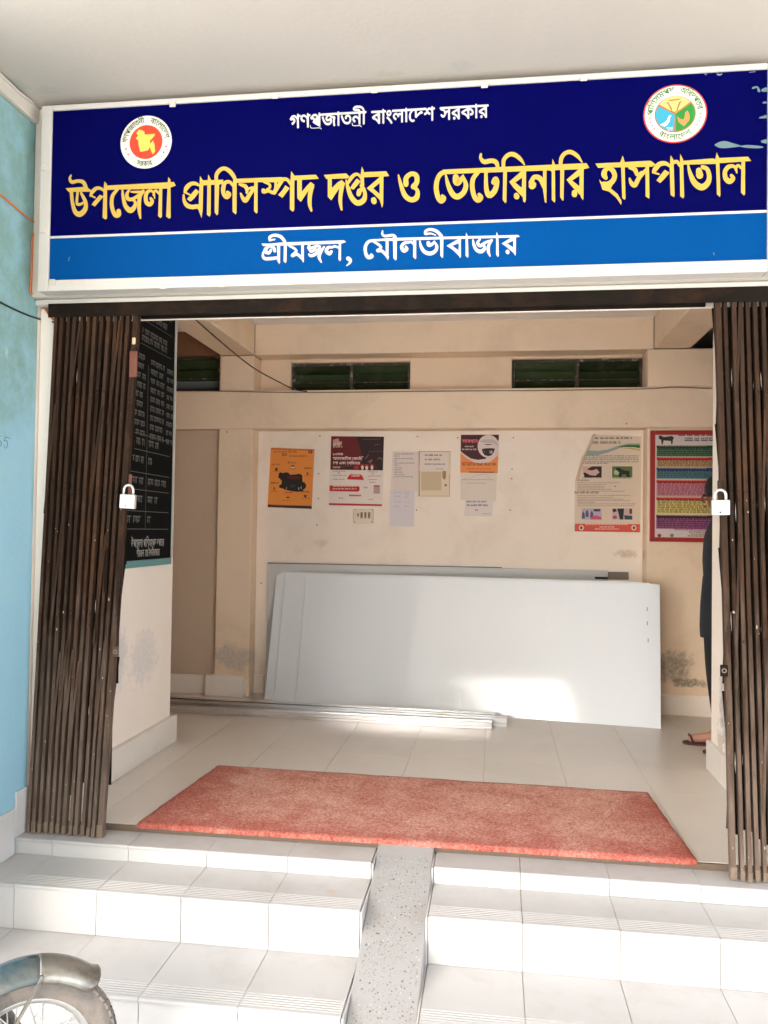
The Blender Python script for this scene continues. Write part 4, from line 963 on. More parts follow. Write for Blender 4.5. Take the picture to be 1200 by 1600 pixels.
for k, (y, x0, x1, h) in enumerate(((1312, 215, 600, 30), (1378, 222, 600, 38), (1460, 365, 425, 24), (1522, 490, 650, 14))): draw_rows(mb, x0, y, x1, h, f, 0, ink2 if k < 3 else ink, 120+k)
mb.build('print', None, t, weld=False)
# torn white livestock poster
t = sheet('poster', 'white livestock poster with its top left corner torn away and a red foot', 'poster', [(926, 678.6), (1002.6, 682), (1000.4, 832), (897.4, 830.2), (898.6, 752), (903, 735), (908, 716), (918, 697)], PY, flat((222, 204, 184)), .003, group=GP)
f = crop(890, 670, 9.41, PY-.0004); mb = MB(); bk = flat((44, 36, 36))
draw_rows(mb, 370, 148, 915, 30, f, .0002, bk, 131); draw_rows(mb, 335, 215, 755, 36, f, .0002, bk, 132)
draw_poly(mb, [(275, 318), (420, 325), (560, 305), (700, 255), (850, 215), (1034, 212), (1034, 240), (880, 245), (720, 290), (560, 350), (400, 390), (240, 392)], f, 0, flat((146, 166, 156))); draw_poly(mb, [(700, 262), (860, 235), (1034, 238), (1034, 285), (930, 268), (800, 268)], f, .0002, flat((46, 110, 40))); draw_poly(mb, [(760, 285), (900, 275), (1034, 305), (1034, 325), (900, 295)], f, .0003, flat((196, 170, 80)))
for k, (y, x0, x1) in enumerate(((405, 235, 1015), (435, 215, 1010), (462, 205, 1015), (492, 170, 1015), (515, 165, 570))): draw_rows(mb, x0, y, x1, 19, f, .0002, flat((104, 90, 84)), 140+k)
rect(mb, 215, 552, 472, 715, f, 0, flat((44, 34, 32))); draw_poly(mb, [(190, 552), (330, 552), (250, 600), (330, 612), (400, 590), (440, 640), (380, 690), (300, 680), (200, 630), (190, 715)], f, .0002, flat((210, 170, 158))); draw_poly(mb, [(200, 640), (290, 690), (275, 715), (215, 700)], f, .0003, flat((40, 30, 28)))
rect(mb, 625, 552, 922, 715, f, 0, flat((92, 112, 60))); draw_poly(mb, [(690, 570), (740, 575), (790, 610), (880, 620), (885, 712), (840, 712), (830, 670), (770, 672), (760, 712), (725, 712), (730, 640), (680, 600)], f, .0002, flat((24, 26, 26))); draw_disc(mb, 690, 640, 40, 40, f, .0001, flat((168, 190, 140)), 10)
draw_rows(mb, 190, 725, 470, 14, f, .0002, bk, 150); draw_rows(mb, 630, 730, 915, 16, f, .0002, bk, 151); draw_rows(mb, 90, 765, 285, 24, f, .0002, bk, 152); draw_rows(mb, 70, 948, 430, 28, f, .0002, bk, 153)
for k, (y, x1) in enumerate(((798, 740), (825, 545), (850, 505), (872, 520), (895, 625), (922, 800), (985, 890), (1015, 650), (1040, 800), (1062, 890), (1085, 380), (1108, 970), (1135, 950))): draw_rows(mb, 115, y, x1, 13, f, .0002, flat((130, 112, 108)), 160+k)
rect(mb, 180, 1172, 470, 1335, f, 0, flat((186, 176, 196))); draw_poly(mb, [(300, 1335), (320, 1300), (390, 1270), (470, 1300), (470, 1335)], f, .0002, flat((214, 80, 120)))
for x, y in ((200, 1250), (255, 1225), (325, 1240)): draw_poly(mb, [(x-20, y), (x, y-40), (x+22, y), (x+26, y+70), (x-22, y+70)], f, .0002, flat((92, 86, 120)))
rect(mb, 355, 1180, 450, 1215, f, .0002, flat((70, 64, 84)))
rect(mb, 628, 1172, 922, 1335, f, 0, flat((200, 176, 178))); draw_poly(mb, [(628, 1180), (670, 1172), (700, 1210), (640, 1230)], f, .0002, bk); draw_poly(mb, [(700, 1172), (800, 1172), (790, 1335), (740, 1335), (720, 1250)], f, .0002, flat((40, 36, 48))); draw_poly(mb, [(800, 1270), (922, 1280), (922, 1335), (810, 1335)], f, .0003, flat((50, 70, 88))); draw_disc(mb, 665, 1300, 34, 26, f, .0002, flat((170, 74, 92)), 10); rect(mb, 880, 1175, 918, 1250, f, .0002, flat((120, 40, 50)))
draw_poly(mb, [(78, 1395), (1034, 1402), (1034, 1522), (75, 1508)], f, 0, flat((216, 84, 66)))
for x in (172, 945): draw_disc(mb, x, 1455, 38, 40, f, .0002, flat((226, 206, 190)), 16); draw_disc(mb, x, 1455, 20, 22, f, .0004, flat((84, 84, 70)), 12)
draw_rows(mb, 235, 1412, 850, 22, f, .0002, wh, 180); draw_rows(mb, 440, 1450, 660, 18, f, .0002, wh, 181); draw_rows(mb, 370, 1480, 730, 18, f, .0002, wh, 182)
mb.build('print', None, t, weld=False)
cs = MB(); e = [(926, 678.6), (918, 697), (908, 716), (903, 735), (898.6, 752)]       # the torn edge curls off the wall
q = [at(*p, y=PY-.0008) for p in e]; q2 = [p+Vector((.012+.006*i/4, -.012, .002)) for i, p in enumerate(q)]; q3 = [p+Vector((.020, -.004, 0)) for p in q]
cs.add(q+q2+q3, [(i+5*k, i+1+5*k, i+6+5*k, i+5+5*k) for i in range(4) for k in (0, 1)]); cs.build('curled_edge', flat((206, 184, 158)), t, smooth=True)
# framed many-coloured chart, right
RY = 2.450
a0 = at(1019, 672.5, y=RY); b0 = at(1014, 846, y=RY)
rx0, rx1, rz0, rz1 = (a0.x+b0.x)/2, (a0.x+b0.x)/2+.50, b0.z, a0.z
t = thing('wall_chart', 'red framed wall chart with many coloured bands of writing at the right', 'wall chart', ((rx0+rx1)/2, 2.478, rz0))
mrf = M('red_chart_frame', (.36, .022, .020), .4, var=.08)
MB().box(rx0+.028, rx1-.028, RY+.006, 2.4785, rz0+.028, rz1-.028).build('chart_sheet', flat((212, 200, 196)), t)
for a in ((rx0, rx0+.0278, rz0, rz1), (rx1-.0278, rx1, rz0, rz1), (rx0+.028, rx1-.028, rz0, rz0+.0278), (rx0+.028, rx1-.028, rz1-.0278, rz1)): MB().box(a[0], a[1], RY, 2.4785, a[2], a[3]).build('chart_frame', mrf, t, .002)
H_ = rz1-rz0; f = lambda u, v, l: Vector((rx0+u*.50, RY+.0054-l, rz1-v*H_)); mb = MB()
for (v0, v1, head, body, n, ic) in ((.135, .235, (22, 66, 46), (40, 110, 60), 4, (12, 30, 20)), (.240, .335, (196, 30, 36), (196, 160, 110), 4, (60, 30, 20)), (.335, .435, (24, 54, 120), (48, 120, 130), 4, (14, 40, 60)), (.445, .595, (196, 30, 40), (204, 130, 150), 6, (110, 24, 40)), (.60, .755, (206, 44, 30), (222, 204, 120), 6, (70, 50, 20)), (.76, .885, (44, 22, 40), (146, 50, 120), 5, (60, 14, 56))):
    hd = .028; rect(mb, .075, v0, .925, v0+hd, f, 0, flat(head)); rect(mb, .075, v0+hd+.002, .925, v1, f, 0, flat(body)); draw_rows(mb, .10, v0+.006, .70, .014, f, .0003, flat((206, 180, 150)), int(v0*999))
    pit = (v1-v0-hd)/n
    for k in range(n):
        z = v0+hd+pit*(k+.18); draw_rows(mb, .09, z, .91, pit*.95, f, .0003, flat(ic), int(v0*999)+k+1); rect(mb, .075, z+pit*.74, .925, z+pit*.80, f, .0002, flat((216, 206, 196)))
draw_poly(mb, [(.10, .05), (.13, .045), (.16, .06), (.26, .05), (.29, .065), (.275, .085), (.27, .125), (.255, .125), (.25, .095), (.16, .09), (.15, .125), (.135, .125), (.13, .085), (.10, .075)], f, .0003, flat((40, 46, 44)))
draw_rows(mb, .34, .048, .93, .036, f, .0003, bk, 301); draw_rows(mb, .42, .095, .93, .034, f, .0003, bk, 302)
for k, (z, x0) in enumerate(((.905, .30), (.925, .48), (.945, .50), (.96, .46))): draw_rows(mb, x0, z-.01, .90, .014, f, .0003, bk if k < 2 else flat((150, 40, 50)), 310+k)
draw_disc(mb, .115, .945, .024, .016, f, .0003, flat((150, 50, 50)), 12); draw_disc(mb, .27, .943, .024, .016, f, .0003, flat((110, 130, 110)), 12)
mb.build('print', None, t, weld=False)
# nails and holes left on the plaster
for px, py, Y in ((498, 740, 2.599), (497.5, 779, 2.599), (495, 820, 2.599), (715, 684, 2.599), (651, 797, 2.599), (797, 797, 2.599), (799.5, 748, 2.599), (800, 733, 2.599), (500, 681, 2.599), (652, 682, 2.599), (979, 662, 2.479), (354.5, 675, 2.479), (408, 911, 2.599), (961, 760, 2.599), (802, 684, 2.599)):
    q = at(px, py, y=Y); MB().lathe([(0, -.004), (.0045, -.004), (.0045, .0)], 7, 'y', (q.x, Y, q.z)).build('nail', M('rusty_nail', (.10, .06, .04), .8), bw)
# ================================================================== SHEETS LEANING ON THE BACK WALL
m_sheet = M('laminate_sheet', (.84, .905, .98), .07, var=.012, vs=1.5, fine=.004, spec=.42, rvar=.03, bump=.03, bs=5)
m_edge = M('sheet_edge', (.52, .52, .52), .5)
A = Vector((-.172, 2.392, 0)); B = Vector((2.348, 2.075, 0)); ax = (B-A).normalized(); nn = Vector((-ax.y, ax.x, 0)); TL = rad(11.7)
up = nn*math.sin(TL)+Vector((0, 0, math.cos(TL))); nf = up.cross(ax).normalized()
if nf.y > 0: nf = -nf
def lean(lab, o0, o1, k, h):
    org = A+nn*(.0125*k); t = thing('leaning_sheet', lab, 'laminate sheet', tuple(org+ax*(o0+o1)/2), 'white laminate sheets leaning on the back wall')
    c = org+ax*((o0+o1)/2)+up*(h/2+.001)-nf*.0045
    MB().obox(c, ax*((o1-o0)/2), up*(h/2), nf*.004, m_sheet).build('sheet', None, t, .0012); return c
L_ = (B-A).length
lean('front white laminate sheet, nearest the viewer of the leaning stack', .229, L_, 0, .862)
lean('middle white laminate sheet of the leaning stack, showing a strip at its left', .070, L_-.06, 1, .868)
lean('rear white laminate sheet of the leaning stack, showing farthest left', .0, L_-.10, 2, .872)
mb = MB()
for x, z in ((1012, 975), (1013, 1001), (1012, 953)):        # scuffs near the right edge
    q = at(x, z, y=2.17); s_ = (q-A).dot(ax); hh = q.z/math.cos(TL); c = A+ax*s_+up*hh+nf*.0003
    mb.obox(c, ax*.002, up*.012, nf*.0002)
tag(mb.build('scuff_marks', M('scuff', (.12, .12, .13), .6), bpy.data.objects['leaning_sheet']), kind='stuff')
t = thing('backing_board', 'tall pale board standing upright behind the leaning white sheets', 'board', (.95, 2.59, 0))
MB().box(-.212, 2.105, 2.587, 2.5985, 0, .9105).build('board', M('grey_board', (.56, .58, .59), .4, var=.03), t, .002)
MB().box(-.212, 1.41, 2.586, 2.5985, .911, .9165).build('dark_lipping', M('dark_lipping', (.16, .155, .15), .5), t)
MB().box(2.106, 2.236, 2.586, 2.5985, .850, .900).build('end_bracket', M('end_bracket', (.19, .17, .15), .6, var=.2), t, .001); MB().box(2.02, 2.104, 2.583, 2.5865, .850, .866).build('bracket_slot', m_black, t)

# ================================================================== ALUMINIUM SECTIONS ON THE FLOOR
m_alu = M('aluminium', (.78, .78, .79), .20, var=.05, vs=20, metal=.92, stretch=(.15, 1, 1), rvar=.08)
m_alu2 = M('aluminium_dull', (.55, .56, .58), .34, var=.08, vs=14, metal=.9, stretch=(.2, 1, 1))
def channel(lab, a, b, wid, hgt, thk=.003, m=m_alu, ribs=2):
    """a square aluminium section with raised ribs, lying along the floor"""
    a, b = Vector(a), Vector(b); d_ = (b-a).normalized(); s_ = Vector((-d_.y, d_.x, 0)); z = Vector((0, 0, 1)); t = thing('aluminium_section', lab, 'aluminium section', tuple((a+b)/2), 'aluminium sections lying on the floor')
    pr = [(0, 0), (0, hgt*.40), (thk*2, hgt*.43), (thk*2, hgt*.62), (0, hgt*.65), (0, hgt), (wid*.45, hgt), (wid*.47, hgt-.006), (wid*.6, hgt-.006), (wid*.62, hgt), (wid, hgt), (wid, 0), (wid-thk, 0), (wid-thk, hgt-thk*3), (thk*3.5, hgt-thk*3), (thk*3.5, thk), (wid*.5, thk), (wid*.5, 0)]
    n = len(pr); mb = MB(); mb.add([a+s_*u+z*(v+.001) for u, v in pr]+[b+s_*u+z*(v+.001) for u, v in pr], [(i, (i+1) % n, n+(i+1) % n, n+i) for i in range(n)])
    import mathutils.geometry as mg
    tr = mg.tessellate_polygon([[Vector((u, v, 0)) for u, v in pr]])
    mb.add([a+s_*u+z*(v+.001) for u, v in pr], [tuple(f) for f in tr]); mb.add([b+s_*u+z*(v+.001) for u, v in pr], [tuple(f) for f in tr])
    mb.build('section_bar', m, t, weld=False); return t
channel('front aluminium section of the bundle, nearest the red carpet', (-1.25, 1.945, 0), (1.353, 1.855, 0), .062, .040)
channel('longest aluminium section of the bundle, its end sticking out to the right', (-1.2, 2.020, 0), (1.440, 1.935, 0), .062, .052, m=m_alu2)
channel('rear aluminium section of the bundle, against the white sheets', (-1.2, 2.10, 0), (1.37, 2.012, 0), .045, .058)
t = thing('tape_scrap', 'yellowed scrap of tape on the right end of the aluminium bundle', 'tape', (1.09, 1.90, .06)); q = at(690, 1108, y=1.93)
MB().box(q.x-.035, q.x+.035, 1.945, 1.975, .0535, .0555).build('tape', M('tape', (.66, .60, .44), .4), t)

# ================================================================== CARPET
m_carpet = None
def carpet_mat():
    m = bpy.data.materials.new('red_carpet'); m.use_nodes = True; g = G(m); p = g.n['Principled BSDF']
    pos = g.new('ShaderNodeNewGeometry').outputs['Position']
    a = g.noise(pos, 190, 3, .8); b = g.noise(pos, 5, 6, .7, .6); c = g.noise(pos, 38, 5, .75); dd = g.noise(pos, 1.6, 3, .5)
    sp = g.noise(pos, 95, 3, .85); s2 = g.noise(pos, 48, 4, .8)
    red = g.mix(g.ramp(sp, .36, .64), (.30, .056, .044), (.54, .175, .135)); dust = g.mix(g.ramp(sp, .34, .62), (.46, .17, .125), (.76, .50, .41))
    sx = g.new('ShaderNodeSeparateXYZ'); g.l.new(pos, sx.inputs[0])       # the pile keeps its red along the border that is not walked on
    ed = g.math('MINIMUM', g.math('MINIMUM', g.math('SUBTRACT', sx.outputs['X'], .03), g.math('SUBTRACT', 2.055, sx.outputs['X'])), g.math('MULTIPLY', g.math('SUBTRACT', sx.outputs['Y'], .055), 1.4))
    worn = g.ramp(g.math('ADD', ed, g.math('MULTIPLY', g.math('SUBTRACT', b, .5), .55)), -.06, .24)
    f = g.math('MULTIPLY', g.ramp(g.math('ADD', g.math('MULTIPLY', b, .6), g.math('ADD', g.math('MULTIPLY', c, .45), g.math('MULTIPLY', dd, .3))), .44, .78), worn)
    col = g.mix(f, red, dust)
    col = g.mix(g.math('MULTIPLY', g.ramp(s2, .62, .72), .6), col, (.25, .045, .032))
    col = g.mix(g.math('MULTIPLY', g.ramp(g.noise(pos, 62, 4, .8), .64, .73), .55), col, (.90, .66, .56))
    g.put(p.inputs['Base Color'], col); p.inputs['Roughness'].default_value = .95; p.inputs['Specular IOR Level'].default_value = .1
    bu = g.new('ShaderNodeBump'); bu.inputs['Strength'].default_value = .55; bu.inputs['Distance'].default_value = .0022
    g.l.new(g.math('ADD', a, g.math('MULTIPLY', c, .8)), bu.inputs['Height']); g.l.new(bu.outputs[0], p.inputs['Normal']); return m
m_carpet = carpet_mat()
ct = thing('carpet', 'faded red carpet lying across the porch floor at the threshold', 'carpet', (1.04, .45, 0))
c4 = [(0.004, .048), (2.072, .046), (2.040, .800), (.050, .850)]; mb = MB(); nu, nv = 100, 36; rr = random.Random(5)
import mathutils.noise as mn
def cpos(i, j, lift):
    u, v = i/nu, j/nv; x = (1-u)*(1-v)*c4[0][0]+u*(1-v)*c4[1][0]+u*v*c4[2][0]+(1-u)*v*c4[3][0]; y = (1-u)*(1-v)*c4[0][1]+u*(1-v)*c4[1][1]+u*v*c4[2][1]+(1-u)*v*c4[3][1]
    e = .006 if i in (0, nu) or j in (0, nv) else 0
    if e: x += mn.noise(Vector((x*14, y*14, 3)))*.004; y += mn.noise(Vector((x*14, y*14, 9)))*.004
    z = .0135+mn.noise(Vector((x*3, y*3, 0)))*.0022+mn.noise(Vector((x*30, y*30, 5)))*.0012
    if y < .060: z -= (.060-y)*.18
    return (x, y, z-(.002 if e else 0) if lift else .0008 if y > .058 else -.004)
top = [cpos(i, j, 1) for j in range(nv+1) for i in range(nu+1)]; mb.add(top, [(j*(nu+1)+i, j*(nu+1)+i+1, (j+1)*(nu+1)+i+1, (j+1)*(nu+1)+i) for j in range(nv) for i in range(nu)])
bd = [(i, 0) for i in range(nu)]+[(nu, j) for j in range(nv)]+[(i, nv) for i in range(nu, 0, -1)]+[(0, j) for j in range(nv, 0, -1)]; n = len(bd)
mb.add([cpos(i, j, 1) for i, j in bd]+[cpos(i, j, 0) for i, j in bd], [(k, (k+1) % n, n+(k+1) % n, n+k) for k in range(n)])
mb.build('carpet_pile', m_carpet, ct, smooth=True)
# loose tufts and crumbs on the carpet
mb = MB(); mc = [M('tuft_red', (.36, .06, .045), .95), M('tuft_dust', (.56, .34, .26), .95), M('tuft_dark', (.16, .05, .04), .95)]
for k in range(2600):
    u, v = rr.random(), rr.random(); i, j = u*nu, v*nv; x, y, z = cpos(i, j, 1); a = rr.uniform(0, 6.28); l = rr.uniform(.003, .008)
    if y < .055: continue
    mb.add([(x-.0008*math.sin(a), y+.0008*math.cos(a), z), (x+.0008*math.sin(a), y-.0008*math.cos(a), z), (x+l*math.cos(a), y+l*math.sin(a), z+rr.uniform(.0015, .0045))], [(0, 1, 2)], mc[rr.choice((0, 0, 1, 1, 1, 2))])
tag(mb.build('loose_tufts', None, ct, weld=False), kind='stuff')
for (px, py, r_, lab, nm, cat, colr) in ((795, 1258, .011, 'crumpled pale scrap lying on the right part of the red carpet', 'paper_scrap', 'litter', (.62, .55, .48)), (520, 1393, .022, 'orange paper scrap on the left flight, second step from the top', 'paper_scrap', 'litter', (.66, .36, .20)), (393, 1241, .013, 'dark red thread on the left part of the carpet', 'thread', 'litter', (.20, .02, .02))):
    zz = {795: .0165, 520: Z2+.0012, 393: .0165}[px]; q = at(px, py, z=zz); mb = MB(); r2 = random.Random(px); n = 9; sx, sy = (1, .2) if px != 795 else (1, .7)
    ring = [(q.x+r_*sx*math.cos(k*6.283/n)*r2.uniform(.6, 1.2), q.y+r_*sy*math.sin(k*6.283/n)*r2.uniform(.6, 1.2), zz+r2.uniform(0, .002)) for k in range(n)]
    mb.add(ring+[(q.x, q.y, zz+.0035)], [(k, (k+1) % n, n) for k in range(n)]); tag(mb.build(nm, M('scrap_%d' % px, colr, .8), None, weld=False), lab, cat)

# ================================================================== CABLES
def cable(name, lab, pts, r, m, smooth=True):
    o = MB().tube(spline([list(p) for p in pts], 8), r, 8).build(name, m, None, smooth=smooth); return tag(o, lab, 'cable')
m_orange = M('orange_cable', (.55, .17, .055), .5, var=.1); m_bk = M('black_cable', (.012, .012, .013), .45)
wx = XW+.004
o1 = [at(-60, 268, x=wx), at(0, 304, x=wx), at(40, 338, x=wx), at(57, 352, x=wx)]
ys = [at(px, py, y=-.052) for px, py in ((56.5, 372), (56.5, 400), (54, 430), (52, 458))]
cable('orange_cable', 'orange cable clipped to the teal wall, running down beside the signboard', [tuple(p) for p in o1]+[(wx, -.060, p.z) for p in ys]+[tuple(at(60, 468, x=wx+.003)), tuple(at(80, 496, y=-.004)), tuple(at(88, 499, y=.004))], .0042, m_orange)
c_ = at(53, 461, x=wx); tag(MB().box(wx-.004, wx+.009, c_.y-.006, c_.y+.006, c_.z-.005, c_.z+.005).build('cable_clip', m_frame_white, None, .001), 'white cable clip on the orange cable at the lower left corner of the signboard', 'cable clip')
cable('black_cable', 'black cable sagging along the teal wall to the top of the left gate leaf', [at(-70, 432, x=wx), at(0, 472, x=wx), at(40, 491, x=wx), at(70, 501, x=wx), at(86, 503.5, y=-.002), at(95, 504, y=.02)], .0036, m_bk)
cable('inner_cable', 'dark cable hanging across the veranda from the lintel to the left window', [tuple(at(285, 480, y=1.2)), tuple(at(303, 497, y=1.5)), tuple(at(345, 534, y=1.9)), tuple(at(395, 574, y=2.2)), tuple(at(440, 599, y=2.4)), tuple(at(462, 609, y=2.470)), tuple(at(480, 611.5, y=2.474))], .0042, M('brown_black_cable', (.035, .022, .018), .5))
mb = [tuple(at(px, py, y=YB-.006)) for px, py in ((270, 610.5), (340, 611), (400, 612.5), (470, 613), (560, 612.5), (700, 611), (850, 610), (1010, 607.5), (1050, 605), (1112, 607))]
cable('ledge_cable', 'thin brown cable laid along the ledge under the louvred windows', mb, .0030, M('brown_cable', (.14, .07, .045), .6))
cable('white_cable', 'cream cable running along the top of the teal wall onto the signboard frame', [at(-20, 92, x=XW+.022), at(0, 115, x=XW+.022), at(30, 144, x=XW+.022), at(48, 158, x=XW+.022), at(60, 163.5, y=-.066), at(110, 166, y=-.0668), at(180, 164, y=-.0668), at(268, 157, y=-.0668)], .0052, m_frame_white)

# ================================================================== PERSON BEHIND THE RIGHT PILLAR
def skin_body(name, joints, edges, m, parent, root=0, sub=2, paint=None):
    me = bpy.data.meshes.new(name); me.from_pydata([j[0] for j in joints], edges, []); o = bpy.data.objects.new(name, me); COL.objects.link(o)
    sk = o.modifiers.new('s', 'SKIN'); sk.use_smooth_shade = True
    for i, j in enumerate(joints): v = me.skin_vertices[0].data[i]; v.radius = j[1] if hasattr(j[1], '__len__') else (j[1], j[1]); v.use_root = (i == root)
    ss = o.modifiers.new('u', 'SUBSURF'); ss.levels = sub; ss.render_levels = sub
    dg = bpy.context.evaluated_depsgraph_get(); dg.update(); nm = bpy.data.meshes.new_from_object(o.evaluated_get(dg)); nm.name = name
    o.modifiers.clear(); o.data = nm; bpy.data.meshes.remove(me); nm.materials.clear()
    for q in (m if isinstance(m, (list, tuple)) else [m]): nm.materials.append(q)
    if paint:
        for p in nm.polygons: p.material_index = paint(p.center)
    nm.polygons.foreach_set('use_smooth', [True]*len(nm.polygons)); o.parent = parent; return o
# local frame: the person faces -x, stands at the origin; 1.5 m tall
pe = thing('person', 'person in dark clothes and sandals standing half hidden behind the right pillar wall', 'person', (2.575, 1.66, 0))
m_skin = M('skin', (.16, .075, .045), .5, var=.05); m_foot = M('foot_skin', (.52, .25, .18), .55, var=.08); m_cloth = M('dark_tunic', (.010, .013, .018), .85, var=.3, vs=20, bump=.5, bs=30); m_trs = M('dark_trousers', (.010, .010, .012), .85, var=.3, vs=16, bump=.5, bs=30); m_hair = M('black_hair', (.008, .007, .007), .5, var=.2)
J = [((.010, 0, .78), .118), ((.015, 0, .90), .108), ((.010, 0, 1.04), .122), ((.012, 0, 1.16), .112), ((.006, 0, 1.235), .058), ((-.006, 0, 1.285), .046), ((-.016, 0, 1.36), .076), ((-.012, 0, 1.435), .070),
     ((.012, .145, 1.175), .058), ((.018, -.145, 1.175), .058), ((.0, .185, .96), .041), ((.0, -.185, .96), .041), ((.03, .175, .755), .031), ((.05, -.180, .755), .031),
     ((.012, .078, .70), .096), ((.012, -.078, .70), .096), ((.0, .082, .41), .064), ((.010, -.082, .41), .064), ((.020, .085, .10), .040), ((.030, -.085, .10), .040), ((-.015, .088, .045), .030), ((-.005, -.088, .045), .030), ((-.150, .094, .026), .022), ((-.085, -.094, .026), .022)]
E_ = [(0, 1), (1, 2), (2, 3), (3, 4), (4, 5), (5, 6), (6, 7), (3, 8), (3, 9), (8, 10), (9, 11), (10, 12), (11, 13), (0, 14), (0, 15), (14, 16), (15, 17), (16, 18), (17, 19), (18, 20), (19, 21), (20, 22), (21, 23)]
def paint(c):
    if c.z > 1.262: return 0
    if abs(c.y) > .12 and c.z < .82: return 0
    if c.z < .085: return 3
    return 1 if c.z > .62 else 2
body = skin_body('body', J, E_, [m_skin, m_cloth, m_trs, m_foot], pe, 0, 2, paint)
mb = MB(); mb.lathe([(.118, .60), (.121, .66), (.118, .78), (.106, .93)], 20, 'z', (.012, 0, 0)); mb.build('tunic_hem', m_cloth, pe, smooth=True, local=True)
mb = MB(); mb.ball((.008, 0, 1.405), (.098, .090, .098), 18); mb.ball((.055, 0, 1.36), (.060, .080, .085), 14); mb.ball((.085, 0, 1.33), (.045, .05, .045), 12)
mb.build('hair', m_hair, pe, smooth=True, local=True)
mb = MB(); mb.add([(-.100, 0, 1.375), (-.088, .012, 1.335), (-.112, 0, 1.338), (-.088, -.012, 1.335), (-.086, 0, 1.322)], [(0, 1, 2), (0, 2, 3), (1, 4, 2), (2, 4, 3)]); mb.build('nose', m_skin, pe, smooth=True, local=True)
mb = MB()
for s_ in (-1, 1): mb.ball((-.082, s_*.028, 1.368), (.010, .014, .009), 8)
mb.build('eyes', M('eye_dark', (.05, .04, .04), .2), pe, smooth=True, local=True)
MB().ball((-.086, 0, 1.308), (.009, .022, .006), 8).build('mouth', M('lip', (.20, .07, .055), .5), pe, smooth=True, local=True)
for s_ in (-1, 1): MB().ball((.004, s_*.086, 1.358), (.018, .008, .027), 8).build('ear', m_skin, pe, smooth=True, local=True)
for s_, (hx, hy, hz) in ((1, (.03, .175, .755)), (-1, (.05, -.180, .755))):
    H = [((hx, hy, hz), .026), ((hx-.014, hy, hz-.050), .027), ((hx-.020, hy, hz-.080), .022)]; e = [(0, 1), (1, 2)]
    for k in range(4):
        fx_, ln = hx-.020+(k-1.5)*.016, (.040, .047, .044, .034)[k]; i = len(H); H += [((fx_, hy, hz-.088), .0088), ((fx_-.004, hy-.004*s_, hz-.098-ln*.5), .008), ((fx_-.002, hy-.014*s_, hz-.098-ln), .0065)]; e += [(2, i), (i, i+1), (i+1, i+2)]
    i = len(H); H += [((hx-.040, hy, hz-.055), .010), ((hx-.052, hy-.004*s_, hz-.085), .0075)]; e += [(1, i), (i, i+1)]
    skin_body('hand', H, e, m_skin, pe, 1, 1)
for s_ in (-1, 1):
    x0 = -.158 if s_ > 0 else -.095; y0 = s_*.091; pts = []
    for k in range(16): a = k*math.pi/8; pts.append((x0+.085+.105*math.cos(a), y0+(.040-.008*math.cos(a))*math.sin(a)))
    mb = MB(); n = 16; mb.add([(x, y, .001) for x, y in pts]+[(x, y, .013) for x, y in pts], [(k, (k+1) % n, n+(k+1) % n, n+k) for k in range(n)]+[tuple(range(n-1, -1, -1)), tuple(range(n, 2*n))])
    sd_ = mb.build('sandal', M('sandal_sole', (.09, .03, .025), .6), pe, .002, local=True)
    MB().tube([(x0+.03, y0-.040, .012), (x0+.02, y0-.02, .048), (x0+.02, y0+.02, .048), (x0+.03, y0+.040, .012)], .006, 6).build('strap', m_black, sd_, local=True)

# ================================================================== MOTORCYCLE AT THE LOWER LEFT
HEAD = rad(33)
mo = thing('motorcycle', 'old blue motorcycle with a muddy front wheel and chrome tipped mudguard, lower left corner', 'motorcycle', (.212, -1.025, GZ), rz=HEAD)
m_tyre = M('muddy_tyre', (.15, .14, .13), .85, var=.25, vs=10, fine=.15, bump=.6, bs=60, dirt=((.32, .27, .23), .42, .66, 7, .85)); m_rim = M('dull_rim', (.62, .62, .61), .35, var=.12, vs=15, metal=.8, dirt=((.40, .34, .27), .5, .8, 14, .6))
m_blue_paint = M('blue_bike_paint', (.040, .075, .092), .22, var=.25, vs=7, coat=.5, dirt=((.15, .145, .125), .46, .66, 8, .8)); m_mudchrome = M('dirty_chrome', (.40, .39, .35), .30, var=.2, vs=9, metal=.7, dirt=((.13, .115, .09), .42, .66, 9, .8)); m_spoke = M('spoke_wire', (.70, .69, .67), .3, metal=.8)
R_, rt = .212, .038
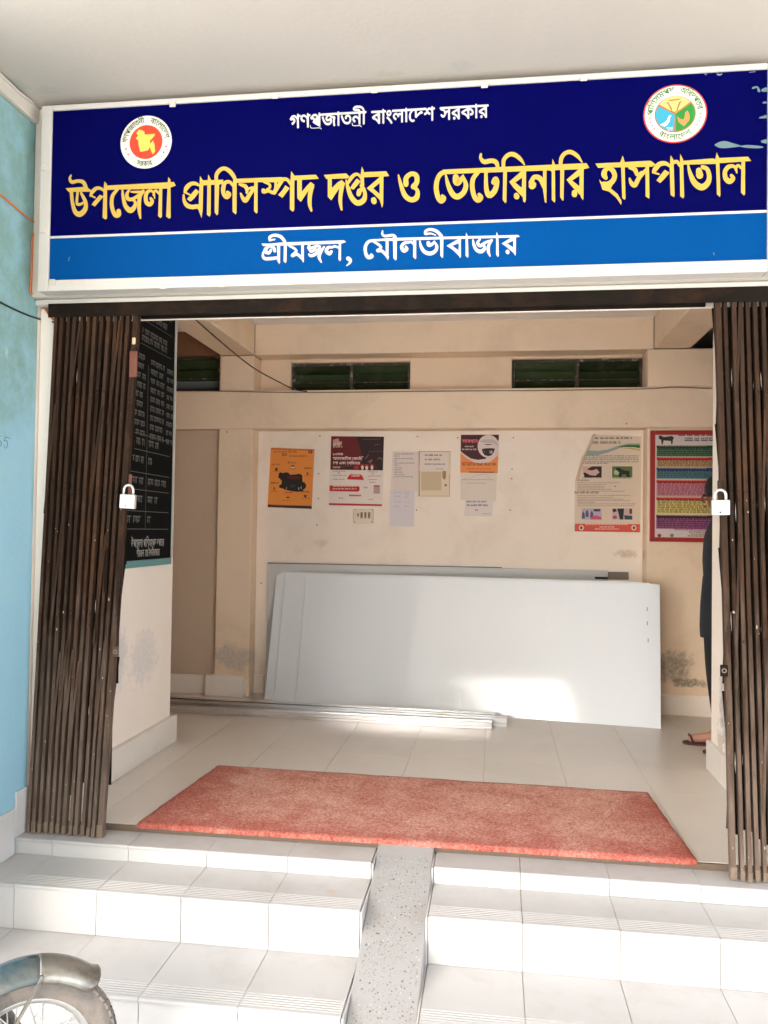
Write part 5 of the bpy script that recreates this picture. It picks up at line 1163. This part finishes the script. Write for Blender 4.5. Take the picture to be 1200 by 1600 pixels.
def wheel(name, x, lab=None):
    wq = thing(name, None, None, (x, 0, R_+.002)); wq.parent = mo
    if lab: wq['label'] = lab
    pr = []
    for k in range(18):
        a = 2*math.pi*k/18; rr_ = rt*(1.0+.10*math.cos(a)); pr.append((R_-rt+rr_*math.cos(a)*.98, rr_*.80*math.sin(a)))
    MB().lathe(pr, 56, 'y', closed=True).build('tyre', m_tyre, wq, smooth=True, local=True)
    mb = MB(); r_ = random.Random(2)
    for k in range(56):       # tread blocks
        a = 2*math.pi*k/56
        for s_ in (-1, 0, 1):
            b_ = a+(.03 if s_ else 0); rad_ = R_+.0012-(.0055 if s_ else 0); c = Vector((rad_*math.cos(b_), s_*.016, rad_*math.sin(b_))); rv = Vector((math.cos(b_), s_*.45, math.sin(b_))).normalized(); tv = Vector((-math.sin(b_), 0, math.cos(b_)))
            mb.obox(c, tv*.009, Vector((0, .0058, 0)), rv*.004)
    tag(mb.build('tread_blocks', m_tyre, wq, local=True), kind='stuff')
    ri = R_-rt*1.75
    MB().lathe([(ri, -.022), (ri+.012, -.024), (ri+.014, -.020), (ri+.002, -.012), (ri-.004, 0), (ri+.002, .012), (ri+.014, .020), (ri+.012, .024), (ri, .022), (ri-.009, .010), (ri-.010, 0), (ri-.009, -.010)], 56, 'y', closed=True).build('rim', m_rim, wq, smooth=True, local=True)
    MB().lathe([(0, -.050), (.014, -.050), (.014, -.034), (.052, -.030), (.056, -.020), (.034, -.012), (.034, .012), (.056, .020), (.052, .030), (.014, .034), (.014, .050), (0, .050)], 28, 'y').build('hub', m_rim, wq, smooth=True, local=True)
    for k in range(36):
        a = 2*math.pi*k/36; s_ = 1 if k % 2 else -1; b_ = a+(.55 if (k//2) % 2 else -.55)
        MB().tube([(.052*math.cos(b_), s_*.022, .052*math.sin(b_)), ((ri-.006)*math.cos(a), s_*.003, (ri-.006)*math.sin(a))], .0017, 5).build('spoke', m_spoke, wq, local=True)
    return wq
wheel('front_wheel', 0); wheel('rear_wheel', -1.20)
def guard(name, x, a0, a1, wv, rg, m, tip=None, lip=True):
    """a mudguard: an arched sheet with rolled edges over the wheel"""
    mb = MB(); N = 26; sec = [(-wv, -.030), (-wv-.003, -.026), (-wv*.92, -.012), (-wv*.6, 0), (0, .006), (wv*.6, 0), (wv*.92, -.012), (wv+.003, -.026), (wv, -.030)]
    vs = []; L = len(sec)
    for i in range(N):
        q = i/(N-1); a = rad(a0+(a1-a0)*q); fl = 0
        if tip and q > .90: fl = (q-.90)/.10
        for (yy, hh) in sec:
            rr_ = rg+hh*(1-.35*fl)+fl*.009; vs.append((x+rr_*math.cos(a), yy*(1-.10*fl), R_+rr_*math.sin(a)))
    fs_ = [(i*L+j, i*L+j+1, (i+1)*L+j+1, (i+1)*L+j) for i in range(N-1) for j in range(L-1)]; mb.add(vs, fs_)
    o = mb.build(name, m, mo, smooth=True, local=True); sm = o.modifiers.new('thick', 'SOLIDIFY'); sm.thickness = .003; sm.offset = 0; return o
guard('front_mudguard', 0, 205, 82, .056, R_+.026, m_blue_paint)
g2 = guard('mudguard_tip', 0, 84, 47, .0545, R_+.027, m_mudchrome, tip=True)
guard('rear_mudguard', -1.20, 190, 20, .062, R_+.045, m_blue_paint)
pts = []
for s_ in (-1, 1):       # rolled rim of the front tip
    pass
for s_ in (-1, 1):
    MB().tube([(0, s_*.068, R_), (-.20, s_*.068, .55), (-.36, s_*.068, .86)], [.017, .019, .021], 12).build('fork_leg', m_mudchrome, mo, smooth=True, local=True)
    MB().tube([(-.03, s_*.060, R_+.12), (.03, s_*.058, R_+R_+.012)], .005, 6).build('guard_stay', m_mudchrome, mo, local=True)
    MB().tube([(-1.20, s_*.085, R_), (-.98, s_*.10, .62)], [.024, .020], 10).build('shock_absorber', m_mudchrome, mo, smooth=True, local=True)
MB().tube([(0, -.085, R_+.002), (0, .085, R_+.002)], .009, 8).build('front_axle', m_steel, mo, local=True)
MB().tube(spline([[-.50, -.30, .90], [-.42, -.22, .93], [-.37, -.06, .89], [-.37, .06, .89], [-.42, .22, .93], [-.50, .30, .90]], 6), .011, 8).build('handlebar', m_steel, mo, smooth=True, local=True)
MB().lathe([(0, .10), (.05, .095), (.078, .06), (.082, .0), (.06, -.05), (0, -.07)], 20, 'x', (-.32, 0, .80)).build('headlight', m_mudchrome, mo, smooth=True, local=True)
MB().tube([(-.40, 0, .74), (-.44, 0, .77), (-.52, 0, .775), (-.62, 0, .75), (-.66, 0, .72)], [.05, .10, .125, .11, .06], 16).build('fuel_tank', m_blue_paint, mo, smooth=True, local=True)
MB().tube([(-.64, 0, .72), (-.75, 0, .725), (-1.05, 0, .735), (-1.28, 0, .75)], [.06, .105, .11, .08], 14).build('seat', m_black, mo, smooth=True, local=True)
MB().tube([(-.38, 0, .82), (-.44, 0, .52), (-.46, 0, .27), (-.78, 0, .25), (-.85, 0, .62), (-.37, 0, .72)], .02, 8).build('bike_frame', m_black, mo, local=True)
mb = MB(); mb.box(-.72, -.42, -.09, .09, .24, .44); mb.box(-.55, -.42, -.07, .07, .441, .62); mb.build('engine', m_mudchrome, mo, .015, local=True)
MB().tube([(-.44, -.10, .52), (-.40, -.11, .34), (-.55, -.12, .25), (-.95, -.13, .27), (-1.38, -.13, .31)], [.018, .018, .022, .038, .038], 10).build('exhaust', m_mudchrome, mo, smooth=True, local=True)
MB().bar((-1.20, .075, R_), (-.62, .085, .36), .045, .02).build('swing_arm', m_black, mo, local=True)
